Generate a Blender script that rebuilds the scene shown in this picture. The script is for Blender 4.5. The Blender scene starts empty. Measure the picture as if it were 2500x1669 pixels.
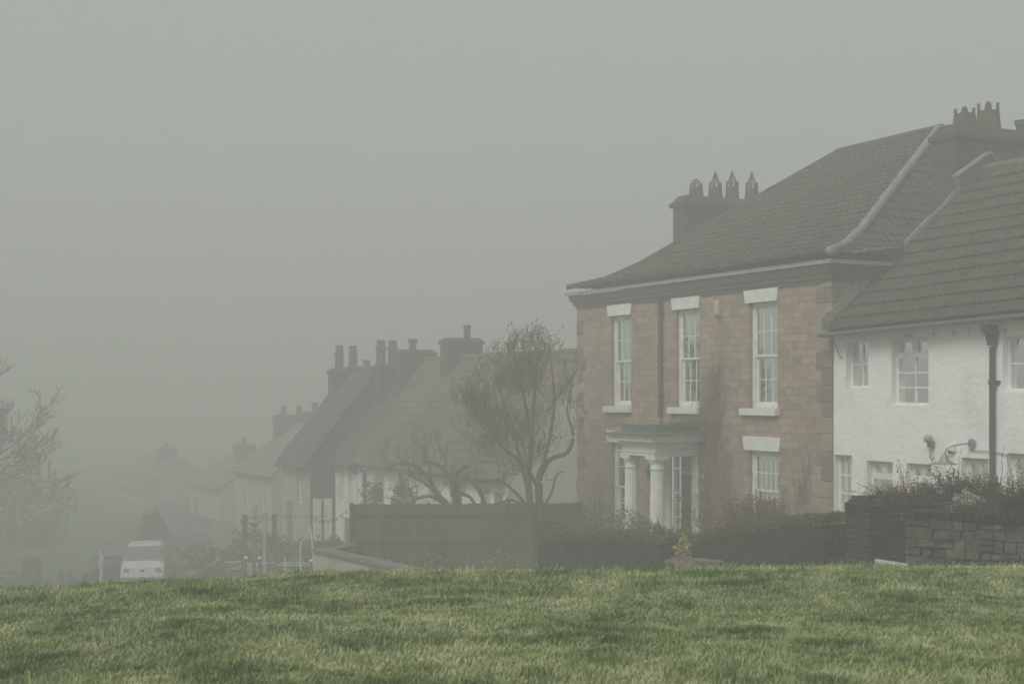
import bpy, bmesh, math, random
import numpy as np
from mathutils import Vector, noise as mnoise

random.seed(7)
rng = np.random.default_rng(11)
R = math.radians
scene = bpy.context.scene
col = scene.collection

# ------------------------------------------------------------------ camera, world, sun, exposure
FOC = 3400.0                       # focal length in pixels of a 2500 px wide frame
cam_d = bpy.data.cameras.new("camera")
cam = bpy.data.objects.new("camera", cam_d)
col.objects.link(cam)
cam.location = (0, 0, 0)
cam.rotation_euler = (R(90), 0, 0)
cam_d.sensor_width = 36
cam_d.lens = FOC / 2500 * 36
cam_d.shift_y = (961 - 834.5) / 2500
cam_d.clip_end = 1500
cam_d.dof.use_dof = True
cam_d.dof.focus_distance = 26
cam_d.dof.aperture_fstop = 4.0
scene.camera = cam

SUN_EL, SUN_AZ = 46, 222
world = bpy.data.worlds.new("World")
scene.world = world
world.use_nodes = True
wn, wl = world.node_tree.nodes, world.node_tree.links
wn.clear()
sky = wn.new("ShaderNodeTexSky"); sky.sky_type = 'NISHITA'; sky.sun_disc = False
sky.sun_elevation = R(SUN_EL); sky.sun_rotation = R(SUN_AZ)
sky.air_density = 1.0; sky.dust_density = 6.0
hs = wn.new("ShaderNodeHueSaturation"); hs.inputs["Saturation"].default_value = 0.10
ov = wn.new("ShaderNodeMix"); ov.data_type = 'RGBA'; ov.inputs[0].default_value = 0.72
ov.inputs[7].default_value = (7.35, 7.75, 7.4, 1)          # the even luminance of the cloud layer
bg = wn.new("ShaderNodeBackground"); bg.inputs[1].default_value = 0.050
wo = wn.new("ShaderNodeOutputWorld")
wl.new(sky.outputs[0], hs.inputs["Color"]); wl.new(hs.outputs[0], ov.inputs[6])
wl.new(ov.outputs[2], bg.inputs[0]); wl.new(bg.outputs[0], wo.inputs[0])

sun_d = bpy.data.lights.new("sun", 'SUN'); sun_d.energy = 1.5; sun_d.angle = R(30)
sun_d.color = (1, 0.97, 0.92)
sun = bpy.data.objects.new("sun", sun_d); col.objects.link(sun)
az, el = R(SUN_AZ), R(SUN_EL)
sdir = Vector((math.sin(az) * math.cos(el), math.cos(az) * math.cos(el), math.sin(el)))
sun.rotation_euler = sdir.to_track_quat('Z', 'Y').to_euler()
sun.location = sdir * 60
scene.view_settings.view_transform = 'Standard'
scene.view_settings.look = 'None'
scene.view_settings.exposure = 0.52
scene.view_settings.gamma = 1
scene.cycles.use_denoising = True
scene.cycles.volume_bounces = 2
scene.cycles.max_bounces = 6
scene.cycles.diffuse_bounces = 3
scene.cycles.transparent_max_bounces = 12
scene.cycles.volume_step_rate = 2

# ------------------------------------------------------------------ helpers
ORG = {}

def props(o, label=None, cat=None, group=None, kind=None):
    if label: o["label"] = label
    if cat: o["category"] = cat
    if group: o["group"] = group
    if kind: o["kind"] = kind
    return o

def thing(name, loc, label, cat, group=None):
    o = bpy.data.objects.new(name, None)
    o.empty_display_size = 0.2
    col.objects.link(o)
    o.location = loc
    ORG[o.name] = Vector(loc)
    return props(o, label, cat, group)

def finish(name, me, m, parent=None, org=None, smooth=False):
    o = bpy.data.objects.new(name, me)
    col.objects.link(o)
    base = ORG[parent.name] if parent else (Vector(org) if org else Vector((0, 0, 0)))
    if base.length > 0:
        n = len(me.vertices)
        a = np.empty(n * 3, dtype=np.float32)
        me.vertices.foreach_get("co", a)
        a = a.reshape(-1, 3) - np.array(base, dtype=np.float32)
        me.vertices.foreach_set("co", a.ravel())
    if parent:
        o.parent = parent
    else:
        o.location = base
    ORG[o.name] = base
    if m: me.materials.append(m)
    if smooth:
        me.polygons.foreach_set("use_smooth", [True] * len(me.polygons))
    me.update()
    return o

class MB:
    def __init__(s, fr=None):
        s.v = []; s.f = []; s.fr = fr
    def pt(s, p):
        s.v.append(tuple(s.fr(*p)) if s.fr else tuple(p)); return len(s.v) - 1
    def poly(s, pts):
        s.f.append([s.pt(p) for p in pts])
    def box(s, a0, a1, b0, b1, c0, c1):
        i = [s.pt(p) for p in ((a0,b0,c0),(a1,b0,c0),(a1,b1,c0),(a0,b1,c0),(a0,b0,c1),(a1,b0,c1),(a1,b1,c1),(a0,b1,c1))]
        for q in ((0,3,2,1),(4,5,6,7),(0,1,5,4),(1,2,6,5),(2,3,7,6),(3,0,4,7)):
            s.f.append([i[k] for k in q])
    def hexa(s, lo, hi):
        i = [s.pt(p) for p in list(lo) + list(hi)]
        n = len(lo)
        s.f.append(i[:n][::-1]); s.f.append(i[n:])
        for k in range(n):
            s.f.append([i[k], i[(k+1) % n], i[n+(k+1) % n], i[n+k]])
    def extrude(s, outline, w0, w1, axis):
        """outline of 2D points, extruded along the first (axis 0), second (1) or third (2) coordinate"""
        def mk(p, w):
            return (w, p[0], p[1]) if axis == 0 else ((p[0], w, p[1]) if axis == 1 else (p[0], p[1], w))
        s.hexa([mk(p, w0) for p in outline], [mk(p, w1) for p in outline])
    def tube(s, pts, rad, n=6, caps=True):
        P = [Vector(s.fr(*p)) if s.fr else Vector(p) for p in pts]
        if not hasattr(rad, '__len__'): rad = [rad] * len(P)
        rings = []
        up = Vector((0.03, 0.05, 1)).normalized()
        for k, p in enumerate(P):
            d = (P[min(k+1, len(P)-1)] - P[max(k-1, 0)])
            if d.length < 1e-7: d = Vector((0, 0, 1))
            d.normalize()
            x = d.cross(up)
            if x.length < 0.05: x = d.cross(Vector((1, 0, 0)))
            x.normalize(); y = d.cross(x)
            ring = []
            for j in range(n):
                a = 2 * math.pi * j / n
                q = p + (x * math.cos(a) + y * math.sin(a)) * rad[k]
                s.v.append(tuple(q)); ring.append(len(s.v) - 1)
            rings.append(ring)
        for k in range(len(rings) - 1):
            a, b = rings[k], rings[k+1]
            for j in range(n):
                s.f.append([a[j], a[(j+1) % n], b[(j+1) % n], b[j]])
        if caps:
            s.f.append(rings[0][::-1]); s.f.append(rings[-1])
    def lathe(s, c, prof, n=16):
        """prof: list of (radius, height), turned about the vertical through c (world space)"""
        c = Vector(s.fr(*c)) if s.fr else Vector(c)
        rings = []
        for r, h in prof:
            ring = []
            for j in range(n):
                a = 2 * math.pi * j / n
                s.v.append((c.x + r * math.cos(a), c.y + r * math.sin(a), c.z + h)); ring.append(len(s.v) - 1)
            rings.append(ring)
        for k in range(len(rings) - 1):
            a, b = rings[k], rings[k+1]
            for j in range(n):
                s.f.append([a[j], a[(j+1) % n], b[(j+1) % n], b[j]])
        s.f.append(rings[0][::-1]); s.f.append(rings[-1])
    def build(s, name, m, parent=None, org=None, smooth=False, recalc=True, bevel=0):
        me = bpy.data.meshes.new(name)
        me.from_pydata(s.v, [], s.f)
        if recalc or bevel:
            bm = bmesh.new(); bm.from_mesh(me)
            bmesh.ops.recalc_face_normals(bm, faces=bm.faces)
            if bevel:
                bmesh.ops.bevel(bm, geom=bm.edges[:], offset=bevel, segments=1, affect='EDGES', clamp_overlap=True)
            bm.to_mesh(me); bm.free()
        return finish(name, me, m, parent, org, smooth)

def npmesh(name, V, F, m, parent=None, org=None, rnd=None):
    """V (n,3), F (k,c) numpy arrays; rnd: a value per vertex"""
    me = bpy.data.meshes.new(name)
    n, k, c = len(V), len(F), F.shape[1]
    me.vertices.add(n); me.vertices.foreach_set("co", np.asarray(V, dtype=np.float32).ravel())
    me.loops.add(k * c); me.loops.foreach_set("vertex_index", F.astype(np.int32).ravel())
    me.polygons.add(k)
    me.polygons.foreach_set("loop_start", np.arange(0, k * c, c, dtype=np.int32))
    me.polygons.foreach_set("loop_total", np.full(k, c, dtype=np.int32))
    me.update(calc_edges=True)
    if rnd is not None:
        at = me.attributes.new("rnd", 'FLOAT', 'POINT')
        at.data.foreach_set("value", np.asarray(rnd, dtype=np.float32))
    return finish(name, me, m, parent, org)

# --- facade frame: s runs along the fronts away from the camera, t goes into the houses, z up
D = Vector((-0.4556, 0.8902, 0)); N = Vector((0.8902, 0.4556, 0)); C0 = Vector((6.446, 28.1, 0))
def F(s, t, z):
    return (C0.x + D.x*s + N.x*t, C0.y + D.y*s + N.y*t, z)
def S(u):
    return (70878.0 / (u + 490) - 28.1) / 0.8902
def W(u, v, Y):
    """true place of the point seen at pixel (u, v) of the photograph when it is Y metres away"""
    return ((u - 1250) / FOC * Y, Y, (961 - v) / FOC * Y)
def lerp(a, b, f): return a + (b - a) * f
def sstep(a, b, x):
    x = np.clip((x - a) / (b - a), 0, 1); return x * x * (3 - 2 * x)

# --- terrain height
CX = np.array([-40, -12, -4.96, -3.7, -2.0, 0.1, 1.79, 3.5, 4.96, 12, 40.])
CZ = np.array([-3.2, -2.3, -1.90, -1.855, -1.75, -1.735, -1.72, -1.69, -1.69, -1.6, -1.4])
def terrain(X, Y):
    X = np.asarray(X, dtype=float); Y = np.asarray(Y, dtype=float)
    crest = np.interp(X, CX, CZ)
    near = lerp(-1.60, crest, sstep(3, 13, Y))
    fall = crest - 0.17 * (Y - 13.0) - 0.02 * np.minimum(np.maximum(Y - 13, 0), 2) ** 2 * 0
    k = np.clip((Y - 12.2) / 2.4, 0, 1)
    lawn = np.where(Y < 12.2, near, near * (1 - k) + (crest - 0.17 * (Y - 13.4)) * k)
    lawn = np.where(Y > 14.6, crest - 0.17 * (Y - 13.4), lawn)
    lawn = np.maximum(lawn, -7.9 - 0.005 * np.maximum(Y - 55, 0))
    s = (X - C0.x) * D.x + (Y - C0.y) * D.y
    t = (X - C0.x) * N.x + (Y - C0.y) * N.y
    T = np.interp(s, [-30, -1, 0.5, 6.5, 28, 36, 60], [-3.3, -3.45, -4.0, -4.45, -5.95, -6.6, -8.0])
    edge = np.interp(s, [-20, 0, 12, 20, 60], [-3.5, -3.5, -7.3, -3.6, -3.0])
    w = sstep(-0.35, 0.35, t - edge)
    z = lawn * (1 - w) + np.where(Y > 20, T, lawn) * w
    return z
def tz(x, y): return float(terrain(x, y))

# ------------------------------------------------------------------ materials
def new_mat(name):
    m = bpy.data.materials.new(name); m.use_nodes = True
    nt = m.node_tree
    b = nt.nodes["Principled BSDF"]
    return m, nt, b
def coords(nt, obj=False):
    if obj:
        n = nt.nodes.new("ShaderNodeTexCoord"); return n.outputs["Object"]
    n = nt.nodes.new("ShaderNodeNewGeometry"); return n.outputs["Position"]
def mth(nt, op, a, b=None, clamp=False):
    n = nt.nodes.new("ShaderNodeMath"); n.operation = op; n.use_clamp = clamp
    for i, x in enumerate((a, b)):
        if x is None: continue
        if hasattr(x, 'links'): nt.links.new(x, n.inputs[i])
        else: n.inputs[i].default_value = x
    return n.outputs[0]
def noise_n(nt, vec, scale, detail=4, rough=0.6, dist=0):
    n = nt.nodes.new("ShaderNodeTexNoise"); n.inputs["Scale"].default_value = scale
    n.inputs["Detail"].default_value = detail; n.inputs["Roughness"].default_value = rough
    n.inputs["Distortion"].default_value = dist
    nt.links.new(vec, n.inputs["Vector"]); return n
def ramp(nt, fac, stops):
    n = nt.nodes.new("ShaderNodeValToRGB"); e = n.color_ramp.elements
    while len(e) > 1: e.remove(e[-1])
    e[0].position = stops[0][0]; e[0].color = (*stops[0][1], 1)
    for p, c in stops[1:]:
        x = e.new(p); x.color = (*c, 1)
    nt.links.new(fac, n.inputs[0]); return n.outputs[0]
def mixc(nt, fac, a, b, mode='MIX'):
    n = nt.nodes.new("ShaderNodeMix"); n.data_type = 'RGBA'; n.blend_type = mode
    for i, x in ((0, fac), (6, a), (7, b)):
        if hasattr(x, 'links'): nt.links.new(x, n.inputs[i])
        elif i == 0: n.inputs[0].default_value = x
        else: n.inputs[i].default_value = (*x, 1)
    return n.outputs[2]
def bump(nt, b, h, strength=0.4, dist=0.02):
    n = nt.nodes.new("ShaderNodeBump"); n.inputs["Strength"].default_value = strength
    n.inputs["Distance"].default_value = dist
    nt.links.new(h, n.inputs["Height"]); nt.links.new(n.outputs[0], b.inputs["Normal"])

def worn(name, c1, c2, scale=3.0, rough=0.8, bstr=0.3, bscale=30, bdist=0.01, stretch=None):
    m, nt, b = new_mat(name)
    p = coords(nt)
    if stretch:
        mp = nt.nodes.new("ShaderNodeMapping"); mp.inputs["Scale"].default_value = stretch
        nt.links.new(p, mp.inputs[0]); p = mp.outputs[0]
    n1 = noise_n(nt, p, scale, 6, 0.65)
    c = ramp(nt, n1.outputs[0], [(0.32, c1), (0.68, c2)])
    nt.links.new(c, b.inputs["Base Color"])
    b.inputs["Roughness"].default_value = rough
    b.inputs["Specular IOR Level"].default_value = 0.25
    n2 = noise_n(nt, p, bscale, 4, 0.6)
    bump(nt, b, n2.outputs[0], bstr, bdist)
    return m

def facade_coords(nt):
    """(s + t, z) of the house frame, so one texture wraps fronts and gables"""
    p = coords(nt)
    d = nt.nodes.new("ShaderNodeVectorMath"); d.operation = 'DOT_PRODUCT'
    nt.links.new(p, d.inputs[0]); d.inputs[1].default_value = (D.x + N.x, D.y + N.y, 0)
    sp = nt.nodes.new("ShaderNodeSeparateXYZ"); nt.links.new(p, sp.inputs[0])
    c = nt.nodes.new("ShaderNodeCombineXYZ")
    nt.links.new(d.outputs["Value"], c.inputs[0]); nt.links.new(sp.outputs[2], c.inputs[1])
    return c.outputs[0]

def masonry(name, w, h, cols, mortar, msize=0.012, dist=0.03, rough=0.9, bs=0.8):
    m, nt, b = new_mat(name)
    fc = facade_coords(nt)
    wob = noise_n(nt, fc, 2.2, 3)
    add = nt.nodes.new("ShaderNodeVectorMath"); add.operation = 'MULTIPLY_ADD'
    nt.links.new(wob.outputs["Color"], add.inputs[0]); add.inputs[1].default_value = (dist, dist, 0)
    nt.links.new(fc, add.inputs[2])
    br = nt.nodes.new("ShaderNodeTexBrick")
    br.inputs["Scale"].default_value = 1; br.inputs["Brick Width"].default_value = w
    br.inputs["Row Height"].default_value = h; br.inputs["Mortar Size"].default_value = msize
    br.inputs["Mortar Smooth"].default_value = 0.3
    br.squash = 0.7; br.squash_frequency = 3; br.offset = 0.43
    br.inputs["Color1"].default_value = (0, 0, 0, 1); br.inputs["Color2"].default_value = (1, 1, 1, 1)
    br.inputs["Mortar"].default_value = (0.5, 0.5, 0.5, 1)
    nt.links.new(add.outputs[0], br.inputs["Vector"])
    n1 = noise_n(nt, fc, 0.9, 5)
    n2 = noise_n(nt, fc, 22, 5, 0.7)
    f = mth(nt, 'MULTIPLY', br.outputs["Color"], 0.24)
    f = mth(nt, 'ADD', f, mth(nt, 'MULTIPLY', n1.outputs[0], 0.45))
    f = mth(nt, 'ADD', f, mth(nt, 'MULTIPLY', n2.outputs[0], 0.42))
    c = ramp(nt, f, [(0.28, cols[0]), (0.5, cols[1]), (0.75, cols[2])])
    # pitting
    n3 = noise_n(nt, fc, 9, 6, 0.8)
    pit = ramp(nt, n3.outputs[0], [(0.33, (0.45, 0.42, 0.4)), (0.43, (1, 1, 1))])
    c = mixc(nt, 0.8, c, pit, 'MULTIPLY')
    mz = noise_n(nt, fc, 6, 3)
    mf = mth(nt, 'MULTIPLY', br.outputs["Fac"], mth(nt, 'MULTIPLY', mz.outputs[0], 1.15), True)
    c = mixc(nt, mf, c, mortar)
    nt.links.new(c, b.inputs["Base Color"])
    b.inputs["Roughness"].default_value = rough
    b.inputs["Specular IOR Level"].default_value = 0.2
    hgt = mth(nt, 'SUBTRACT', mth(nt, 'MULTIPLY', n3.outputs[0], 0.7), mth(nt, 'MULTIPLY', br.outputs["Fac"], 0.9))
    hgt = mth(nt, 'ADD', hgt, mth(nt, 'MULTIPLY', n2.outputs[0], 0.3))
    bump(nt, b, hgt, bs, 0.02)
    return m

def render_wall(name, c, dirt, strength=0.7, scale=9):
    m, nt, b = new_mat(name)
    p = coords(nt)
    n1 = noise_n(nt, p, 0.8, 6, 0.7); n2 = noise_n(nt, p, scale, 5, 0.6, 0.4); n3 = noise_n(nt, p, 2.2, 5, 0.75)
    cc = ramp(nt, n1.outputs[0], [(0.3, dirt), (0.5, c)])
    sp = ramp(nt, n3.outputs[0], [(0.30, (0.72, 0.72, 0.70)), (0.36, (1, 1, 1))])
    cc = mixc(nt, 0.5, cc, sp, 'MULTIPLY')
    nt.links.new(cc, b.inputs["Base Color"]); b.inputs["Roughness"].default_value = 0.85
    b.inputs["Specular IOR Level"].default_value = 0.25
    bump(nt, b, mth(nt, 'ADD', n2.outputs[0], mth(nt, 'MULTIPLY', n3.outputs[0], 1.0)), strength, 0.03)
    return m

def leafy(name, stops, rough=0.6, trans=0.0):
    m, nt, b = new_mat(name)
    a = nt.nodes.new("ShaderNodeAttribute"); a.attribute_name = "rnd"
    c = ramp(nt, a.outputs["Fac"], stops)
    nt.links.new(c, b.inputs["Base Color"]); b.inputs["Roughness"].default_value = rough
    b.inputs["Specular IOR Level"].default_value = 0.25
    return m

def plain(name, c, rough=0.5, metal=0.0, spec=0.4):
    m, nt, b = new_mat(name)
    p = coords(nt); n = noise_n(nt, p, 6, 4)
    cc = ramp(nt, n.outputs[0], [(0.3, tuple(x * 0.82 for x in c)), (0.7, tuple(min(1, x * 1.08) for x in c))])
    nt.links.new(cc, b.inputs["Base Color"])
    b.inputs["Roughness"].default_value = rough; b.inputs["Metallic"].default_value = metal
    b.inputs["Specular IOR Level"].default_value = spec
    return m

def glass(name, tint=(0.9, 0.95, 0.93)):
    m = bpy.data.materials.new(name); m.use_nodes = True
    nt = m.node_tree; nt.nodes.clear()
    o = nt.nodes.new("ShaderNodeOutputMaterial")
    tr = nt.nodes.new("ShaderNodeBsdfTransparent"); tr.inputs[0].default_value = (*tint, 1)
    gl = nt.nodes.new("ShaderNodeBsdfGlossy"); gl.inputs["Roughness"].default_value = 0.03
    fr = nt.nodes.new("ShaderNodeFresnel"); fr.inputs[0].default_value = 1.9
    mx = nt.nodes.new("ShaderNodeMixShader")
    nt.links.new(fr.outputs[0], mx.inputs[0]); nt.links.new(tr.outputs[0], mx.inputs[1])
    nt.links.new(gl.outputs[0], mx.inputs[2]); nt.links.new(mx.outputs[0], o.inputs[0])
    return m

M = {}
M['ashlar'] = masonry('honey_stone', 0.30, 0.160, [(0.200, 0.132, 0.104), (0.318, 0.225, 0.178), (0.44, 0.330, 0.268)], (0.215, 0.168, 0.136), 0.010, 0.06)
M['quoin_light'] = worn('quoin_stone_light', (0.26, 0.19, 0.145), (0.38, 0.29, 0.22), 3, 0.9, 0.5, 20, 0.015)
M['quoin_dark'] = worn('quoin_stone_dark', (0.15, 0.12, 0.10), (0.25, 0.195, 0.16), 3, 0.9, 0.5, 20, 0.015)
M['plinth'] = worn('soot_stone', (0.10, 0.085, 0.075), (0.17, 0.15, 0.13), 4, 0.9)
M['white_paint'] = plain('white_paint', (0.80, 0.81, 0.79), 0.45)
M['gutter_white'] = worn('dull_white_paint', (0.26, 0.26, 0.25), (0.44, 0.44, 0.42), 8, 0.6, 0.1)
M['cornice'] = worn('grey_brown_paint', (0.085, 0.078, 0.07), (0.13, 0.12, 0.11), 2, 0.7, 0.15)
M['pantile_old'] = worn('old_pantiles', (0.034, 0.029, 0.025), (0.095, 0.077, 0.062), 2.6, 0.9, 0.5, 24, 0.02)
M['tile_brown'] = worn('brown_ribbed_tiles', (0.034, 0.022, 0.020), (0.105, 0.074, 0.064), 5.5, 0.75, 0.35, 40, 0.01)
M['ridge_mortar'] = worn('lime_mortar', (0.15, 0.145, 0.135), (0.31, 0.30, 0.28), 7, 0.95, 0.6, 30, 0.02)
M['ridge_clay'] = worn('clay_ridge', (0.11, 0.078, 0.068), (0.20, 0.145, 0.125), 5, 0.85)
M['tile_ochre'] = worn('mossy_ochre_tiles', (0.085, 0.085, 0.050), (0.19, 0.125, 0.085), 0.6, 0.95, 0.6, 18, 0.03)
M['tile_grey'] = worn('grey_slate_tiles', (0.045, 0.047, 0.042), (0.10, 0.10, 0.085), 1.2, 0.9, 0.5, 18, 0.03)
M['slate_pale'] = worn('fog_paled_slate', (0.14, 0.145, 0.135), (0.24, 0.24, 0.22), 1.2, 0.9)  # paled in the base colour to imitate thicker haze on the farthest houses
M['dark_brick'] = masonry('dark_stack_brick', 0.22, 0.075, [(0.035, 0.030, 0.026), (0.06, 0.050, 0.043), (0.09, 0.075, 0.065)], (0.08, 0.075, 0.07), 0.008, 0.01)
M['pot_dark'] = worn('sooty_clay_pot', (0.05, 0.042, 0.037), (0.10, 0.08, 0.07), 6, 0.85)
M['pot_red'] = worn('red_clay_pot', (0.075, 0.052, 0.046), (0.12, 0.085, 0.072), 6, 0.85)
M['render_white'] = render_wall('white_roughcast', (0.90, 0.90, 0.89), (0.76, 0.765, 0.74))
M['render_smooth'] = render_wall('white_limewash', (0.78, 0.78, 0.75), (0.62, 0.62, 0.58), 0.35, 5)
M['render_grey'] = render_wall('fog_toned_limewash', (0.44, 0.44, 0.41), (0.34, 0.34, 0.31), 0.35, 5)  # wall tone pulled towards the fog's, so distance haze sits in the colour
M['render_cream'] = render_wall('cream_render', (0.42, 0.39, 0.32), (0.32, 0.30, 0.25), 0.35, 5)  # greyed cream; part of the far cottage's haze is mixed into it
M['dark_clad'] = worn('dark_tarred_wall', (0.06, 0.055, 0.048), (0.10, 0.09, 0.075), 3, 0.9)
M['iron'] = plain('black_iron', (0.045, 0.042, 0.040), 0.55)
M['lead'] = plain('lead_sheet', (0.10, 0.105, 0.105), 0.6)
M['room'] = plain('dim_room', (0.20, 0.20, 0.19), 0.9)
M['curtain'] = plain('net_curtain', (0.42, 0.43, 0.40), 0.9)
M['glass'] = glass('window_glass')
M['door_dark'] = plain('dark_door_paint', (0.05, 0.052, 0.06), 0.4)
M['door_pink'] = plain('faded_red_paint', (0.30, 0.14, 0.13), 0.6)
M['door_red'] = plain('red_door_paint', (0.34, 0.13, 0.12), 0.5)
M['grey_paint'] = plain('mid_grey_paint', (0.16, 0.165, 0.155), 0.6)
M['galv'] = plain('galvanised', (0.34, 0.34, 0.33), 0.45, 0.3)
M['cream_plastic'] = plain('cream_plastic', (0.52, 0.43, 0.33), 0.5)
M['bark'] = worn('bare_bark', (0.055, 0.040, 0.034), (0.12, 0.09, 0.075), 9, 0.9, 0.6, 40, 0.02)
M['twig'] = worn('purple_brown_twigs', (0.07, 0.045, 0.042), (0.13, 0.085, 0.07), 5, 0.9)
M['twig_red'] = worn('russet_twigs', (0.13, 0.065, 0.05), (0.22, 0.12, 0.085), 4, 0.9)
M['creeper'] = worn('creeper_stems', (0.19, 0.105, 0.085), (0.30, 0.18, 0.145), 4, 0.9)
M['fence'] = worn('brown_fence_boards', (0.060, 0.046, 0.036), (0.155, 0.120, 0.095), 4.0, 0.9, 0.5, 10, 0.01, (1, 1, 0.15))
M['stone'] = worn('grey_field_stone', (0.032, 0.034, 0.028), (0.14, 0.136, 0.115), 5, 0.95, 0.9, 26, 0.02)
M['hedge_core'] = plain('shaded_hedge_core', (0.03, 0.03, 0.027), 0.95)  # for the hedge cores: their inner shade is in this dark colour
M['engineering'] = worn('blue_black_brick', (0.012, 0.013, 0.013), (0.038, 0.038, 0.036), 9, 0.75, 0.3, 50, 0.005)
M['pale_mortar'] = worn('patchy_pale_mortar', (0.02, 0.02, 0.018), (0.22, 0.21, 0.19), 7, 0.95)
M['soil'] = worn('dark_soil', (0.02, 0.017, 0.012), (0.06, 0.05, 0.035), 8, 0.95, 0.9, 30, 0.04)
M['asphalt'] = worn('asphalt', (0.04, 0.04, 0.04), (0.07, 0.07, 0.068), 4, 0.85)
M['paving'] = worn('stone_paving', (0.14, 0.13, 0.12), (0.22, 0.21, 0.19), 3, 0.9)
M['rock'] = worn('lichened_rock', (0.09, 0.085, 0.07), (0.24, 0.22, 0.18), 6, 0.95, 1.0, 18, 0.03)
M['concrete'] = worn('pale_concrete', (0.30, 0.30, 0.28), (0.52, 0.51, 0.47), 6, 0.9)
M['hedge'] = leafy('hedge_leaves', [(0.0, (0.016, 0.020, 0.010)), (0.45, (0.056, 0.068, 0.030)), (0.85, (0.105, 0.105, 0.052)), (1.0, (0.21, 0.175, 0.095))])
M['shrub_green'] = leafy('shrub_leaves', [(0.0, (0.020, 0.030, 0.012)), (0.6, (0.050, 0.065, 0.025)), (1.0, (0.16, 0.16, 0.08))])
M['shrub_olive'] = leafy('olive_shrub_leaves', [(0.0, (0.05, 0.05, 0.028)), (0.6, (0.13, 0.125, 0.07)), (1.0, (0.30, 0.27, 0.17))])
M['shrub_red'] = leafy('russet_leaves', [(0.0, (0.06, 0.03, 0.022)), (0.6, (0.14, 0.075, 0.05)), (1.0, (0.25, 0.15, 0.09))])
M['creeper_leaf'] = leafy('dead_creeper_leaves', [(0.0, (0.10, 0.055, 0.045)), (0.6, (0.20, 0.12, 0.09)), (1.0, (0.32, 0.20, 0.15))])
M['shrub_maroon'] = leafy('maroon_twiggy_leaves', [(0.0, (0.06, 0.034, 0.029)), (0.6, (0.135, 0.080, 0.066)), (1.0, (0.22, 0.14, 0.11))])
M['shrub_yellow'] = leafy('yellow_leaves', [(0.0, (0.25, 0.19, 0.07)), (0.6, (0.48, 0.38, 0.16)), (1.0, (0.65, 0.55, 0.30))])
M['shrub_silver'] = leafy('silver_leaves', [(0.0, (0.16, 0.18, 0.16)), (0.6, (0.34, 0.36, 0.33)), (1.0, (0.5, 0.52, 0.48))])
M['van_white'] = plain('white_van_paint', (0.78, 0.79, 0.78), 0.25)
M['car_dark'] = plain('dark_car_paint', (0.03, 0.032, 0.035), 0.25)
M['car_glass'] = plain('fog_sheen_glass', (0.22, 0.225, 0.22), 0.08)  # lightened base colour stands in for fog mirrored in the windscreen
M['black_plastic'] = plain('black_plastic', (0.03, 0.03, 0.03), 0.6)
M['rubber'] = plain('rubber', (0.02, 0.02, 0.02), 0.8)
M['chrome'] = plain('lamp_lens', (0.45, 0.46, 0.46), 0.15, 0.4)
M['green_bin'] = plain('dark_green_bin', (0.04, 0.055, 0.045), 0.5)
M['wood_grey'] = worn('weathered_wood', (0.07, 0.065, 0.055), (0.14, 0.125, 0.105), 6, 0.9)
M['rail_red'] = plain('rusty_handrail', (0.22, 0.11, 0.085), 0.6)
M['bulb'] = plain('clear_bulb', (0.10, 0.09, 0.07), 0.2)

# grass: per-blade colour and broad patches
def grass_mat(name, blade):
    m, nt, b = new_mat(name)
    p = coords(nt)
    mp = nt.nodes.new("ShaderNodeMapping"); mp.inputs["Scale"].default_value = (1.0, 0.9, 1)
    nt.links.new(p, mp.inputs[0])
    n1 = noise_n(nt, mp.outputs[0], 1.1, 5, 0.65)
    n2 = noise_n(nt, mp.outputs[0], 5.0, 4, 0.6)
    f = mth(nt, 'ADD', mth(nt, 'MULTIPLY', n1.outputs[0], 0.75), mth(nt, 'MULTIPLY', n2.outputs[0], 0.42))
    if blade:
        a = nt.nodes.new("ShaderNodeAttribute"); a.attribute_name = "rnd"
        f = mth(nt, 'ADD', f, mth(nt, 'MULTIPLY', mth(nt, 'SUBTRACT', a.outputs["Fac"], 0.5), 0.42))
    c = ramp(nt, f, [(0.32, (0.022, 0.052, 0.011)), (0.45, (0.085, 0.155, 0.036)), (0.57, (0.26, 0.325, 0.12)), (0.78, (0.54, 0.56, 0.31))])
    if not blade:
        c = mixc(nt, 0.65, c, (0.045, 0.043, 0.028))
    nt.links.new(c, b.inputs["Base Color"])
    b.inputs["Roughness"].default_value = 0.65; b.inputs["Specular IOR Level"].default_value = 0.15
    if not blade:
        n3 = noise_n(nt, p, 30, 4); bump(nt, b, n3.outputs[0], 0.9, 0.05)
    return m
M['grass'] = grass_mat('grass_blades', True)
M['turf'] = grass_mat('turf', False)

# ------------------------------------------------------------------ ground and grass
def axis(parts):
    out = []
    for a, b, st in parts: out += list(np.arange(a, b, st))
    return np.array(out + [parts[-1][1]])
gx = axis([(-120, -30, 5), (-30, -8, 1.0), (-8, 8, 0.16), (8, 20, 0.6), (20, 120, 5)])
gy = axis([(-30, 3, 3), (3, 20, 0.16), (20, 62, 0.5), (62, 100, 2), (100, 190, 10)])
def bumps(X, Y):
    r = 0.022*np.sin(X*2.1+Y*0.7)+0.018*np.sin(X*0.9-Y*2.3+1.7)+0.012*np.sin(X*4.3+Y*3.1+0.4)+0.010*np.sin(-X*5.9+Y*4.7)+0.02*np.sin(Y*1.5+X*0.4)
    return r * np.clip(1 - (Y - 15) / 4, 0, 1) * (0.75 - 0.45 * sstep(9.5, 12.5, Y))
GX, GY = np.meshgrid(gx, gy)
GZ = terrain(GX, GY) + bumps(GX, GY)
V = np.stack([GX.ravel(), GY.ravel(), GZ.ravel()], 1)
nx, ny = len(gx), len(gy)
ii = (np.arange(ny - 1)[:, None] * nx + np.arange(nx - 1)[None, :]).ravel()
Fq = np.stack([ii, ii + 1, ii + nx + 1, ii + nx], 1)
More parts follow.
